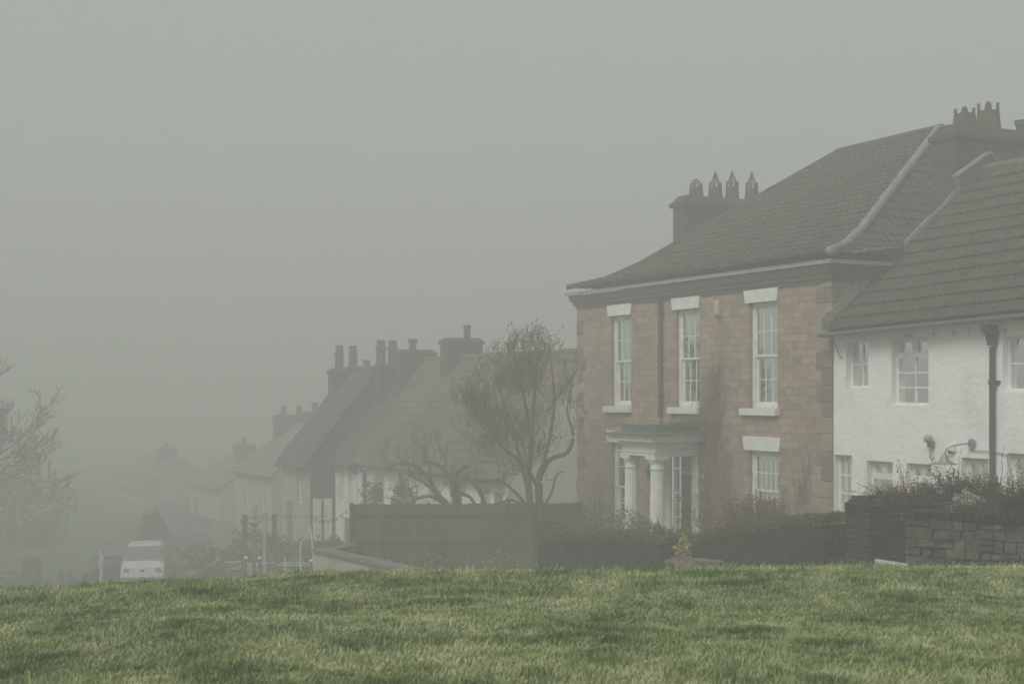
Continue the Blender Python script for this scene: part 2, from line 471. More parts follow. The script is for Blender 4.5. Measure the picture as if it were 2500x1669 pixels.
ground = npmesh('ground', V, Fq, M['turf'])
props(ground, kind='structure')

def vnoise(X, Y, sc, seed=0):
    """cheap value noise"""
    x = X * sc + 100 + seed * 17.3; y = Y * sc + 100 + seed * 9.1
    xi = np.floor(x).astype(int); yi = np.floor(y).astype(int)
    fx = x - xi; fy = y - yi
    fx = fx * fx * (3 - 2 * fx); fy = fy * fy * (3 - 2 * fy)
    def h(a, b):
        n = np.sin(a * 127.1 + b * 311.7 + seed) * 43758.5453
        return n - np.floor(n)
    return (h(xi, yi)*(1-fx)+h(xi+1, yi)*fx)*(1-fy) + (h(xi, yi+1)*(1-fx)+h(xi+1, yi+1)*fx)*fy

def make_grass(n=780000):
    # density falls off with distance so that blades stay fine in the foreground
    Y = 6.0 + (rng.random(n) ** 0.85) * 9.6
    half = 0.385 * Y + 2.9
    X = (rng.random(n) * 2 - 1) * half
    tuft = vnoise(X, Y * 1.5, 2.1, 1) * 0.36 + vnoise(X, Y, 5.3, 2) * 0.34 + vnoise(X, Y, 12.0, 6) * 0.30
    broad = vnoise(X, Y, 0.6, 3)
    keep = rng.random(n) < (0.50 + 0.5 * tuft)
    X, Y, tuft, broad = X[keep], Y[keep], tuft[keep], broad[keep]
    n = len(X)
    Z = terrain(X, Y) + bumps(X, Y)
    H = (0.017 + 0.044 * np.clip(tuft - 0.30, 0, 1) ** 1.4 * 1.7 + 0.012 * broad) * (0.6 + 0.8 * rng.random(n))
    tall = rng.random(n) < np.where(Y > 11.5, 0.03, 0.008)
    H = np.where(tall, H * 1.9 + .012, H)
    Wd = (0.0026 + 0.0022 * rng.random(n)) * (0.75 + Y / 18)
    ang = rng.random(n) * 2 * np.pi
    ux, uy = np.cos(ang), np.sin(ang)
    la = rng.random(n) * 2 * np.pi
    ln = H * (0.25 + 0.75 * rng.random(n))
    lx, ly = np.cos(la) * ln + 0.15 * H, np.sin(la) * ln
    P = np.zeros((n, 5, 3))
    zb = Z - 0.01
    P[:, 0] = np.stack([X - ux*Wd, Y - uy*Wd, zb], 1)
    P[:, 1] = np.stack([X + ux*Wd, Y + uy*Wd, zb], 1)
    mx, my, mz = X + lx*0.35, Y + ly*0.35, Z + H*0.62
    P[:, 2] = np.stack([mx - ux*Wd*0.75, my - uy*Wd*0.75, mz], 1)
    P[:, 3] = np.stack([mx + ux*Wd*0.75, my + uy*Wd*0.75, mz], 1)
    P[:, 4] = np.stack([X + lx, Y + ly, Z + H], 1)
    b = np.arange(n)[:, None] * 5
    T = np.concatenate([b + np.array([[0, 1, 3]]), b + np.array([[0, 3, 2]]), b + np.array([[2, 3, 4]])])
    # a blade's own colour: long tufts are lush green, thin places dry and pale
    rv = np.clip(0.5 + 0.55 * (0.5 - tuft) + 0.30 * (rng.random(n) - 0.5) + 0.2 * (broad - 0.5), 0, 1)
    g = npmesh('grass', P.reshape(-1, 3), T, M['grass'], rnd=np.repeat(rv, 5))
    props(g, 'short damp winter grass covering the green in front', 'grass', kind='stuff')
make_grass()

# the lane below the terrace, and the paved terrace
def strip(name, pts, wid, m, lift=0.004, seg=0.8):
    V = []; Fc = []
    P = []
    for a, b in zip(pts[:-1], pts[1:]):
        a, b = np.array(a), np.array(b); k = max(1, int(np.linalg.norm(b - a) / seg))
        for i in range(k): P.append(a + (b - a) * i / k)
    P.append(np.array(pts[-1])); P = np.array(P)
    nw = 6
    for i, p in enumerate(P):
        d = P[min(i+1, len(P)-1)] - P[max(i-1, 0)]; d = d / np.linalg.norm(d); q = np.array([-d[1], d[0]])
        for j in range(nw + 1):
            x = p + q * wid * (j / nw - 0.5)
            V.append((x[0], x[1], tz(x[0], x[1]) + lift + 0.02))
    for i in range(len(P) - 1):
        for j in range(nw):
            a = i * (nw + 1) + j
            Fc.append((a, a + 1, a + nw + 2, a + nw + 1))
    o = npmesh(name, np.array(V), np.array(Fc), m); props(o, kind='structure'); return o
strip('road', [(-30, 52), (-15, 58), (-20, 80), (-25, 110)], 5.0, M['asphalt'])
strip('path', [F(2, -1.6, 0)[:2], F(12, -1.6, 0)[:2], F(40, -1.6, 0)[:2]], 1.8, M['paving'])

# ------------------------------------------------------------------ building kit
def wall_open(mb, s0, s1, z0, z1, t, ops, depth=0.2):
    """front face in the plane t with openings (s0,s1,z0,z1) and their reveals"""
    ss = sorted({s0, s1, *[o[0] for o in ops], *[o[1] for o in ops]})
    zs = sorted({z0, z1, *[o[2] for o in ops], *[o[3] for o in ops]})
    for a, b in zip(ss[:-1], ss[1:]):
        for c, d in zip(zs[:-1], zs[1:]):
            m_, n_ = (a + b) / 2, (c + d) / 2
            if any(o[0] < m_ < o[1] and o[2] < n_ < o[3] for o in ops): continue
            mb.poly([(a, t, c), (b, t, c), (b, t, d), (a, t, d)])
    for o in ops:
        a, b, c, d = o[:4]; q = t + depth
        mb.poly([(a, t, c), (a, q, c), (a, q, d), (a, t, d)])
        mb.poly([(b, t, c), (b, q, c), (b, q, d), (b, t, d)])
        mb.poly([(a, t, c), (b, t, c), (b, q, c), (a, q, c)])
        mb.poly([(a, t, d), (b, t, d), (b, q, d), (a, q, d)])

def frame_box(mb, s0, s1, z0, z1, t0, t1, w, wb=None):
    wb = wb or w
    mb.box(s0, s0 + w, t0, t1, z0, z1); mb.box(s1 - w, s1, t0, t1, z0, z1)
    mb.box(s0 + w, s1 - w, t0, t1, z1 - w, z1); mb.box(s0 + w, s1 - w, t0, t1, z0, z0 + wb)

def bars(mb, s0, s1, z0, z1, t0, t1, cols, rows, w=0.02):
    for i in range(1, cols):
        x = s0 + (s1 - s0) * i / cols; mb.box(x - w/2, x + w/2, t0, t1, z0, z1)
    for j in range(1, rows):
        y = z0 + (z1 - z0) * j / rows
        for i in range(cols):
            a = s0 + (s1 - s0) * i / cols + (w/2 if i else 0); b = s0 + (s1 - s0) * (i + 1) / cols - (w/2 if i < cols - 1 else 0)
            mb.box(a, b, t0 + 0.001, t1 - 0.001, y - w/2, y + w/2)

def room_behind(fr, win, s0, s1, z0, z1, t, curtain=0):
    mb = MB(fr); d = 1.2
    mb.box(s0, s1, t + 0.10, t + d, z0, z1)
    # take the front off the box
    mb.f.pop(2)
    mb.build('room_lining', M['room'], win)
    if curtain:
        mb = MB(fr); n = 12
        def cur(a, b):
            pts = []
            for i in range(n + 1):
                x = a + (b - a) * i / n
                pts.append((x, t + 0.13 + 0.005 * math.sin(i * 1.9), z0))
            for i in range(n):
                p, q = pts[i], pts[i + 1]
                mb.poly([p, q, (q[0], q[1], z1), (p[0], p[1], z1)])
        if curtain == 1: cur(s0, s1)
        else:
            cur(s0, s0 + (s1 - s0) * 0.24); cur(s1 - (s1 - s0) * 0.24, s1)
        mb.build('curtain', M['curtain'], win, recalc=False)

def sash_window(fr, house, s0, s1, z0, z1, t, cols=3, rows=2, meet=0.5, curtain=1, low_glass=None, name='window'):
    """box sash: the upper sash stands in front of the lower one"""
    mb = MB(fr)
    frame_box(mb, s0, s1, z0, z1, t, t + 0.11, 0.075, 0.06)
    a, b, c, d = s0 + 0.075, s1 - 0.075, z0 + 0.06, z1 - 0.075
    zm = c + (d - c) * (1 - meet)
    frame_box(mb, a, b, zm - 0.02, d, t + 0.02, t + 0.055, 0.045, 0.045)
    bars(mb, a + .045, b - .045, zm + .025, d - .045, t + 0.025, t + 0.05, cols, rows)
    frame_box(mb, a + 0.001, b - 0.001, c, zm + 0.02, t + 0.060, t + 0.095, 0.045, 0.08)
    bars(mb, a + .046, b - .046, c + .08, zm - .025, t + 0.065, t + 0.09, cols, rows)
    w = mb.build(name, M['white_paint'], house)
    g = MB(fr)
    g.poly([(a + .04, t + .038, zm), (b - .04, t + .038, zm), (b - .04, t + .038, d - .04), (a + .04, t + .038, d - .04)])
    g.poly([(a + .04, t + .078, c + .04), (b - .04, t + .078, c + .04), (b - .04, t + .078, zm), (a + .04, t + .078, zm)])
    g.build('pane', M['glass'], w, recalc=False)
    room_behind(fr, w, s0 + .02, s1 - .02, z0 + .02, z1 - .02, t, curtain)
    return w

def casement(fr, house, s0, s1, z0, z1, t, rows, cols, curtain=0, top=0.0, name='window', fw=0.055, material=None):
    """fixed frame with glazing bars; top > 0: a separate fanlight row of that height"""
    mb = MB(fr)
    frame_box(mb, s0, s1, z0, z1, t, t + 0.07, fw, fw)
    a, b, c, d = s0 + fw, s1 - fw, z0 + fw, z1 - fw
    if top:
        zt = d - top
        mb.box(a, b, t - 0.008, t + 0.072, zt - 0.035, zt + 0.035)
        mid = (a + b) / 2
        mb.box(mid - 0.03, mid + 0.03, t - 0.006, t + 0.066, zt + 0.035, d)
        for q0, q1 in ((a, mid - .03), (mid + .03, b)):
            frame_box(mb, q0 + .002, q1 - .002, zt + .037, d - .002, t - 0.004, t + 0.05, 0.04)
        bars(mb, a, b, c, zt - 0.035, t + .015, t + .06, cols, rows, 0.03)
    else:
        bars(mb, a, b, c, d, t + .015, t + .06, cols, rows, 0.03)
    w = mb.build(name, material or M['white_paint'], house)
    g = MB(fr)
    g.poly([(a, t + .04, c), (b, t + .04, c), (b, t + .04, d), (a, t + .04, d)])
    g.build('pane', M['glass'], w, recalc=False)
    room_behind(fr, w, s0 + .02, s1 - .02, z0 + .02, z1 - .02, t, curtain)
    return w

def sub_box(fr, parent, name, m, *b, bevel=0):
    mb = MB(fr); mb.box(*b); return mb.build(name, m, parent, bevel=bevel)

def roof_patch(mb, P, prof, rg, course=0.3, wave=0.25, amp=0.02, step=0.025, per=6, jit=0.006, kind='pan', sag=0.0):
    """P(a,b,z) places a point; prof: polyline of (b,z) from eave to ridge; rg: (a0,a1) at each of its vertices"""
    L = [0]
    for (b0, z0), (b1, z1) in zip(prof[:-1], prof[1:]): L.append(L[-1] + math.hypot(b1 - b0, z1 - z0))
    def at(r):
        r = min(max(r, 0), L[-1])
        for k in range(len(L) - 1):
            if r <= L[k + 1] + 1e-9:
                f = (r - L[k]) / (L[k + 1] - L[k]); break
        (b0, z0), (b1, z1) = prof[k], prof[k + 1]
        dl = math.hypot(b1 - b0, z1 - z0)
        nb, nz = -(z1 - z0) / dl, (b1 - b0) / dl
        if nz < 0: nb, nz = -nb, -nz
        a0 = lerp(rg[k][0], rg[k + 1][0], f); a1 = lerp(rg[k][1], rg[k + 1][1], f)
        return lerp(b0, b1, f), lerp(z0, z1, f), nb, nz, a0, a1
    A0 = min(min(q) for q in rg); A1 = max(max(q) for q in rg)
    na = max(2, int((A1 - A0) / wave * per))
    As = [A0 + (A1 - A0) * i / na for i in range(na + 1)]
    nc = max(1, int(round(L[-1] / course)))
    prev = None
    for c in range(nc):
        offs = {}
        rows = []
        for e, r in ((0, L[-1] * c / nc - (0.02 if c else 0)), (1, L[-1] * (c + 1) / nc)):
            b, z, nb, nz, a0, a1 = at(r)
            row = []
            for a in As:
                ph = a / wave
                if kind == 'pan': w = 0.5 + 0.5 * math.sin(2 * math.pi * ph) + 0.18 * math.sin(4 * math.pi * ph)
                elif kind == 'rib': w = 1.0 if (ph % 1) < 0.34 else 0.0
                else: w = 0.0
                ti = int(math.floor(ph / (1 if kind == 'pan' else 2)))
                if ti not in offs: offs[ti] = (random.random() - .5) * 2 * jit
                h = amp * w + (step if e == 0 else 0) + offs[ti] * (1 if e == 0 else 0.3)
                if sag: h += sag * (mnoise.noise(Vector((a * 0.45, r * 0.6, 3.1))))
                aa = min(max(a, a0), a1)
                row.append((aa, mb.pt((aa, b + nb * h, z + nz * h)) if not callable(P) else None, b + nb * h, z + nz * h))
            ids = []
            for aa, _, bb, zz in row:
                mb.v.append(tuple(P(aa, bb, zz))); ids.append((aa, len(mb.v) - 1))
            rows.append(ids)
        pairs = [(rows[0], rows[1])]
        if prev: pairs.append((prev, rows[0]))
        for q0, q1 in pairs:
            for i in range(na):
                if q0[i + 1][0] - q0[i][0] < 1e-5 and q1[i + 1][0] - q1[i][0] < 1e-5: continue
                mb.f.append([q0[i][1], q0[i + 1][1], q1[i + 1][1], q1[i][1]])
        prev = rows[1]

def chimney(fr, house, s0, s1, t0, t1, z0, z1, pots, mat='dark_brick', potmat='pot_dark', cap=0.06, haunch=0.12, label=None):
    mb = MB(fr)
    mb.box(s0, s1, t0, t1, z0, z1 - 0.16)
    mb.box(s0 - cap, s1 + cap, t0 - cap, t1 + cap, z1 - 0.16, z1 - 0.04)
    a = 0.10
    mb.hexa([(s0 - cap*.6, t0 - cap*.6, z1 - .04), (s1 + cap*.6, t0 - cap*.6, z1 - .04), (s1 + cap*.6, t1 + cap*.6, z1 - .04), (s0 - cap*.6, t1 + cap*.6, z1 - .04)],
            [(s0 + a, t0 + a, z1 - .04 + haunch), (s1 - a, t0 + a, z1 - .04 + haunch), (s1 - a, t1 - a, z1 - .04 + haunch), (s0 + a, t1 - a, z1 - .04 + haunch)])
    st = mb.build('chimney_stack', M[mat], house, bevel=0.012)
    for p in pots:
        s, t, kind, r, h = p[:5]
        zb = z1 - .06 + haunch
        mb = MB(fr)
        if kind == 'crown':
            nn = 4 if r > .2 else 7
            mb.lathe((s, t, zb), [(r * 1.18, 0), (r * 1.14, h * .08), (r, h * .66), (r * .97, h * .70), (r * .80, h * .70), (r * .80, h * .5)], 16)
            c = Vector(fr(s, t, zb))
            for k in range(nn):
                th = 2 * math.pi * k / nn - 1.885; q = r * (0.84 if r > .2 else .90); hw = r * (0.34 if r > .2 else .20)
                x, y = c.x + q * math.cos(th), c.y + q * math.sin(th); tx, ty = -math.sin(th), math.cos(th)
                rx, ry = math.cos(th) * r * (.15 if r > .2 else .09), math.sin(th) * r * (.15 if r > .2 else .09)
                pts = [(-hw, h * .66), (-hw * .85, h * .88), (-hw * .35, h * 1.0), (hw * .35, h * 1.0), (hw * .85, h * .88), (hw, h * .66)]
                lo = [(x + tx * a_ - rx, y + ty * a_ - ry, c.z + z_) for a_, z_ in pts]
                hi = [(x + tx * a_ + rx, y + ty * a_ + ry, c.z + z_) for a_, z_ in pts]
                i0 = len(mb.v); mb.v += lo + hi; n_ = len(pts)
                mb.f.append(list(range(i0, i0 + n_))[::-1]); mb.f.append(list(range(i0 + n_, i0 + 2 * n_)))
                for q_ in range(n_): mb.f.append([i0 + q_, i0 + (q_+1) % n_, i0 + n_ + (q_+1) % n_, i0 + n_ + q_])
        elif kind == 'cowl':
            mb.lathe((s, t, zb), [(r, 0), (r, h * .6), (r * 1.25, h * .66), (r * 1.25, h * .72), (r * 1.35, h * .76), (r * 1.35, h * .95), (r * 1.5, h), (r * .9, h)], 14)
        elif kind == 'tall':
            mb.lathe((s, t, zb), [(r * 1.1, 0), (r, h * .06), (r * .95, h * .55), (r * 1.15, h * .60), (r * 1.15, h * .66), (r * .9, h * .72), (r * .85, h * .93), (r * .95, h)], 12)
        else:
            mb.lathe((s, t, zb), [(r * 1.15, 0), (r, h * .1), (r * .92, h * .82), (r * 1.12, h * .86), (r * 1.12, h), (r * .85, h)], 14)
        pot = mb.build('chimney_pot', M[p[5] if len(p) > 5 else potmat], st, smooth=False)
        if len(p) > 6 and p[6]:
            # wire bird guard on the pot
            g = MB(); c = Vector(fr(s, t, zb + h * 0.86))
            for k in range(6):
                th = math.pi * k / 6
                pts = []
                for j in range(9):
                    f = j / 8 * math.pi
                    if p[6] == 'dome': q, zz = math.cos(f) * r * .66, math.sin(f) * r * .95
                    else: q, zz = (1 - j / 4) * r * .75, (1 - abs(1 - j / 4)) * r * 2.2
                    pts.append((c.x + math.cos(th) * q, c.y + math.sin(th) * q, c.z + zz))
                g.tube(pts, 0.009, 4)
            g.build('bird_guard', M['iron'], st)
    return st

# ================================================================== GEORGIAN HOUSE
geo = thing('stone_house', F(5.15, 0, -4.0), 'tall brown stone house with white window lintels and a columned porch', 'house')
WT = 2.36
ops = [(1.74, 2.74, -.315, 1.98), (4.63, 5.61, -.315, 1.98), (7.60, 8.57, -.31, 1.98),
       (1.68, 2.75, -2.95, -1.235), (7.62, 8.55, -3.3, -1.235), (4.42, 5.72, -3.9, -1.30)]
mb = MB(F)
wall_open(mb, 0, 10.3, -5.2, WT, 0, ops, 0.16)
mb.poly([(0, 0, -5.2), (0, 12.2, -5.2), (0, 12.2, WT), (0, 0, WT)])
mb.poly([(10.3, 0, -5.2), (10.3, 12.2, -5.2), (10.3, 12.2, WT), (10.3, 0, WT)])
mb.poly([(0, 12.2, -5.2), (10.3, 12.2, -5.2), (10.3, 12.2, WT), (0, 12.2, WT)])
gw = mb.build('wall', M['ashlar'], geo, recalc=False)
# quoins at both front corners
for corner, sg in ((0, 1), (10.3, -1)):
    z = -4.0; k = 0
    while z < 2.2:
        h = 0.30 + 0.06 * random.random(); wd = (0.46, 0.30)[k % 2]; ws = (0.28, 0.44)[k % 2]
        top = min(z + h, 2.3)
        mb = MB(F); e = 0.014 + 0.014 * random.random()
        a0, a1 = (corner - sg * e, corner + sg * wd) if sg > 0 else (corner + e, corner - wd)
        mb.box(min(a0, a1), max(a0, a1), -e, ws, z + 0.008, top - 0.008)
        mb.build('quoin', M['quoin_dark' if random.random() < (0.62 if sg < 0 else .5) else 'quoin_light'], geo, bevel=0.01)
        z = top + 0.0001; k += 1
        if top >= 2.3: break
# cornice: stepped mouldings and gutter on the three visible sides
def ring_mould(name, e0, e1, z0, z1, m, taper=0):
    mb = MB(F)
    lo = [(-e0, -e0, z0), (10.3 + e0, -e0, z0), (10.3 + e0, 12.2, z0), (-e0, 12.2, z0)]
    hi = [(-e1, -e1, z1), (10.3 + e1, -e1, z1), (10.3 + e1, 12.2, z1), (-e1, 12.2, z1)]
    mb.hexa(lo, hi)
    return mb.build(name, m, geo)
ring_mould('frieze', 0.035, 0.035, 2.26, 2.34, M['cornice'])
ring_mould('cornice', 0.08, 0.10, 2.342, 2.44, M['cornice'])
ring_mould('cornice', 0.13, 0.19, 2.442, 2.60, M['cornice'])
mb = MB(F)
def gut(s, t): return s, t
# half-round gutter: run along the front and back along both sides
pr = [(-0.075, 0.0), (-0.07, -0.05), (-0.03, -0.085), (0.03, -0.085), (0.07, -0.05), (0.075, 0.0)]
def gutter(mb, a, b, z0, z1, out, n=1):
    """a,b: (s,t) ends; out: unit outward (s,t)"""
    for k in range(len(pr) - 1):
        (o0, h0), (o1, h1) = pr[k], pr[k + 1]
        mb.poly([(a[0] + out[0]*o0, a[1] + out[1]*o0, z0 + h0), (b[0] + out[0]*o0, b[1] + out[1]*o0, z1 + h0),
                 (b[0] + out[0]*o1, b[1] + out[1]*o1, z1 + h1), (a[0] + out[0]*o1, a[1] + out[1]*o1, z0 + h1)])
mb.box(-0.25, 10.55, -0.25, -0.17, 2.615, 2.67)
mb.box(-0.26, 10.56, -0.262, -0.242, 2.672, 2.69)
mb.box(-0.25, -0.17, -0.168, 1.45, 2.615, 2.67)
mb.box(-0.262, -0.242, -0.24, 1.45, 2.672, 2.69)
mb.box(10.47, 10.55, -0.168, 8, 2.615, 2.67)
mb.build('gutter', M['gutter_white'], geo)
# bell-cast hipped roof
E = 0.22
zE, zK, zR = 2.80, 3.43, 6.42
kS, kT = 0.78, 1.45
RS0, RS1, RT = 3.3, 6.95, 6.1
roof = MB()
roof_patch(roof, lambda a, b, z: F(a, b, z), [(-E, zE), (kT*.5, 3.06), (kT, zK), (RT, zR)],
           [(-E, 10.3 + E), (kS*.5 + .02, 10.3 - kS*.5 - .02), (kS, 10.3 - kS), (RS0, RS1)], course=0.285, wave=0.235, amp=0.030, step=0.030, sag=0.035, jit=0.010)
roof_patch(roof, lambda a, b, z: F(b, a, z), [(-E, zE), (kS*.5 - .1, 3.04), (kS, zK), (RS0, zR)],
           [(-E, 12.5), (kT*.5, 12.2 - kT*.5), (kT, 12.2 - kT), (RT, RT + .01)], course=0.285, wave=0.235, amp=0.030, step=0.030, sag=0.03, jit=0.010)
roof_patch(roof, lambda a, b, z: F(10.3 - b, a, z), [(-E, zE), (kS*.5 - .1, 3.04), (kS, zK), (10.3 - RS1, zR)],
           [(-E, 12.5), (kT*.5, 12.2 - kT*.5), (kT, 12.2 - kT), (RT, RT + .01)], course=0.285, wave=0.235, amp=0.030, step=0.030, per=4)
roof_patch(roof, lambda a, b, z: F(a, 12.2 - b, z), [(-E, zE), (kT, zK), (RT, zR)],
           [(-E, 10.3 + E), (kS, 10.3 - kS), (RS0, RS1)], course=0.6, wave=0.47, amp=0.03, per=3)
groof = roof.build('roof', M['pantile_old'], geo, recalc=False)
# ridge and hip cappings bedded in mortar
mb = MB(F)
mb.tube([(RS0 - .1, RT, zR + .02), (RS1 + .1, RT, zR + .02)], 0.10, 8)
mb.build('ridge_capping', M['pantile_old'], groof)
def hip_line(sgn, base):
    return [(base + sgn * (-E), -E, zE + .05), (base + sgn * (kS*.45), kT*.45, 3.07), (base + sgn * kS, kT, zK + .03),
            (base + sgn * lerp(kS, 3.3, .33), lerp(kT, RT, .33), lerp(zK, zR, .33) + .04),
            (base + sgn * lerp(kS, 3.3, .66), lerp(kT, RT, .66), lerp(zK, zR, .66) + .04), (base + sgn * 3.3, RT, zR + .03)]
mb = MB(F)
hl = hip_line(1, 0)
pts = []
for a, b in zip(hl[:-1], hl[1:]):
    for k in range(10):
        f = k / 10; pts.append(tuple(lerp(a[i], b[i], f) for i in range(3)))
pts.append(hl[-1])
mb.tube(pts, [0.095 + 0.016 * random.random() for _ in pts], 9)
mb.build('hip_capping', M['ridge_mortar'], groof, smooth=True)
mb = MB(F); mb.tube(hip_line(-1, 10.3), 0.07, 7); mb.build('hip_capping', M['pantile_old'], groof, smooth=True)
# chimney behind the left hip: four crowned pots with wire guards
chimney(F, geo, 9.3, 9.9, 2.78, 6.2, 2.9, 5.24,
        [(9.6, 3.34, 'crown', .18, .38, 'pot_dark', 'dome'), (9.6, 3.98, 'crown', .18, .44, 'pot_dark', 'cone'),
         (9.6, 4.55, 'crown', .175, .52, 'pot_dark', 'cone'), (9.6, 5.22, 'crown', .18, .53, 'pot_dark', 'cone')], cap=0.08, haunch=0.20)
# broad stack on the right-hand party wall
chimney(F, geo, 0.05, 0.75, 3.42, 6.7, 1.8, 5.62,
        [(.4, 4.02, 'crown', .225, .42, 'pot_dark'), (.4, 4.72, 'crown', .235, .60, 'pot_red'),
         (.4, 5.72, 'cowl', .105, .30, 'pot_dark'), (.4, 6.35, 'crown', .2, .75, 'pot_red')], cap=0.07, haunch=0.22)
# windows with lintels and sills
def dress(w, lz0, lz1, la, lb, sill=None, key=0.05):
    mb = MB(F)
    mb.hexa([(la + key, -.045, lz0), (lb - key, -.045, lz0), (lb - key, .03, lz0), (la + key, .03, lz0)],
            [(la, -.045, lz1), (lb, -.045, lz1), (lb, .03, lz1), (la, .03, lz1)])
    mb.build('lintel', M['white_paint'], w, bevel=0.006)
    if sill:
        mb = MB(F); mb.box(sill[0], sill[1], -.12, .14, sill[2], sill[3]); mb.build('sill', M['white_paint'], w, bevel=0.008)
for (a, b), cur in (((1.74, 2.74), 1), ((4.63, 5.61), 1), ((7.60, 8.57), 1)):
    w = sash_window(F, geo, a, b, -.315, 1.98, 0.10, 3, 2, .5, cur)
    dress(w, 1.982, 2.262, a - .06, b + .15, (a - .06, b + .22, -.47, -.318))
w = sash_window(F, geo, 1.68, 2.75, -2.95, -1.235, 0.10, 5, 2, .5, 2)
dress(w, -1.233, -.93, 1.60, 2.93, (1.60, 2.92, -3.1, -2.953))
w = sash_window(F, geo, 7.62, 8.55, -3.3, -1.235, 0.10, 2, 2, .55, 0)
dress(w, -1.233, -.93, 7.54, 8.75, (7.55, 8.70, -3.45, -3.303))
# doorway: panelled surround, fanlight and dark door, set back
mb = MB(F)
mb.box(4.42, 4.62, -.03, .14, -4.0, -1.30); mb.box(5.52, 5.72, -.03, .14, -4.0, -1.30)
mb.box(4.62, 5.52, .02, .12, -1.42, -1.30); mb.box(4.62, 5.52, .02, .13, -1.90, -1.82)
ds = mb.build('door_surround', M['white_paint'], geo)
mb = MB(F); mb.box(4.62, 5.52, .08, .13, -3.98, -1.90)
for zz in ((-3.7, -3.05), (-2.9, -2.1)):
    for aa in ((4.72, 5.02), (5.12, 5.42)):
        frame_box(mb, aa[0], aa[1], zz[0], zz[1], .065, .08, .035)
dd = mb.build('front_door', M['door_dark'], geo)
mb = MB(F); mb.tube([(5.40, .05, -2.95), (5.40, .05, -2.88)], .018, 6); mb.build('handle', M['galv'], dd)
mb = MB(F); mb.poly([(4.62, .10, -1.82), (5.52, .10, -1.82), (5.52, .10, -1.42), (4.62, .10, -1.42)]); mb.build('fanlight', M['car_glass'], geo, recalc=False)
# porch
pa, pb, pt_ = 4.58, 6.02, -1.25
PD = -.29
def FP(s_, t_, z_): return F(s_, t_, z_ + PD)
mb = MB(FP)
mb.box(pa + .01, pb - .01, pt_ + .01, -.01, -1.02, -.84)           # frieze block
mb.box(pa - .03, pb + .03, pt_ - .03, -.012, -1.135, -1.06)
mb.box(pa - .05, pb + .05, pt_ - .05, -.013, -1.058, -1.022)
pe = mb.build('porch_entablature', M['white_paint'], geo)
mb = MB(FP)
for o0, o1, z0, z1 in ((.04, .09, -.838, -.80), (.20, .21, -.798, -.74), (.22, .27, -.738, -.665)):
    mb.hexa([(pa - o0, pt_ - o0, z0), (pb + o0, pt_ - o0, z0), (pb + o0, -.014, z0), (pa - o0, -.014, z0)],
            [(pa - o1, pt_ - o1, z1), (pb + o1, pt_ - o1, z1), (pb + o1, -.014, z1), (pa - o1, -.014, z1)])
mb.build('porch_cornice', M['white_paint'], geo)
mb = MB(FP)
mb.box(pa - .30, pb + .30, pt_ - .30, -.016, -.663, -.632)
mb.hexa([(pa - .26, pt_ - .26, -.631), (pb + .26, pt_ - .26, -.631), (pb + .26, -.017, -.631), (pa - .26, -.017, -.631)],
        [(pa - .05, pt_ - .05, -.575), (pb + .05, pt_ - .05, -.575), (pb + .05, -.017, -.575), (pa - .05, -.017, -.575)])
mb.box(pa - .0, pb - .0, pt_ + .0, -.018, -.573, -.42)
mb.build('porch_roof', M['lead'], geo)
for cs in (pa + .17, pb - .17):
    mb = MB(FP)
    mb.box(cs - .20, cs + .20, pt_ - .03 + .0, pt_ + .37, -1.21, -1.137)
    c = (cs, pt_ + .17, 0)
    cw = Vector(F(*c)); n = 40; rings = []
    for z, r0, fl in ((-4.25, .175, 1), (-3.3, .172, 1), (-2.5, .165, 1), (-1.74, .152, 1), (-1.739, .16, 0), (-1.72, .17, 0), (-1.69, .17, 0), (-1.68, .158, 0), (-1.60, .158, 0), (-1.58, .175, 0), (-1.52, .20, 0), (-1.502, .20, 0)):
        ring = []
        for j in range(n * 2):
            a = 2 * math.pi * j / (n * 2)
            r = r0 - (0.013 * abs(math.sin(a * 10)) if fl else 0)
            mb.v.append((cw.x + r * math.cos(a), cw.y + r * math.sin(a), z)); ring.append(len(mb.v) - 1)
        rings.append(ring)
    for k in range(len(rings) - 1):
        A, B = rings[k], rings[k + 1]
        for j in range(n * 2): mb.f.append([A[j], A[(j+1) % (n*2)], B[(j+1) % (n*2)], B[j]])
    mb.box(cs - .22, cs + .22, pt_ - .05, pt_ + .39, -4.25, -3.961)
    mb.build('column', M['white_paint'], geo)
mb = MB(F)                                                           # pilasters against the wall
for cs in (pa - .02 + .0, pb - .28):
    mb.box(cs, cs + .26, -.09, -.004, -4.3, -1.43)
mb.build('pilaster', M['white_paint'], geo)
mb = MB(F)                                                           # hanging lantern
c = (5.25, -.95, -1.72)
mb.lathe(c, [(.012, .26), (.012, .05), (.05, .04), (.09, -.02), (.095, -.04), (.07, -.22), (.03, -.25), (.012, -.30)], 6)
mb.build('lantern', M['iron'], geo)
mb = MB(F); mb.tube([(6.17, -.08, 2.5), (6.17, -.07, 2.2), (6.17, -.07, -.58)], .055, 8)
for z in (1.9, .6, -.1): mb.box(6.09, 6.25, -.12, -.002, z, z + .05)
mb.build('downpipe', M['iron'], geo)
mb = MB(F); mb.extrude([(-.09, 1.74), (-.13, 1.80), (-.13, 2.08), (-.09, 2.12), (-.001, 2.12), (-.001, 1.74)], 3.72, 3.89, 0)
mb.build('alarm_box', M['cream_plastic'], geo, bevel=.01)
mb = MB(F)                                                           # dark pipe and box at the right-hand side wall
mb.box(-.30, -.08, 1.40, 1.62, 2.05, 3.05); mb.tube([(-.19, 1.3, 2.6), (-.19, 1.0, 2.5)], .05, 6)
mb.build('hopper', M['iron'], geo)
mb = MB(F)                                                           # stepped band on the side wall
for k in range(5): mb.box(-.30 - .02*k, -.03, .45 + .22*k, .62 + .22*k, 2.86 + .03*k, 2.89 + .03*k)
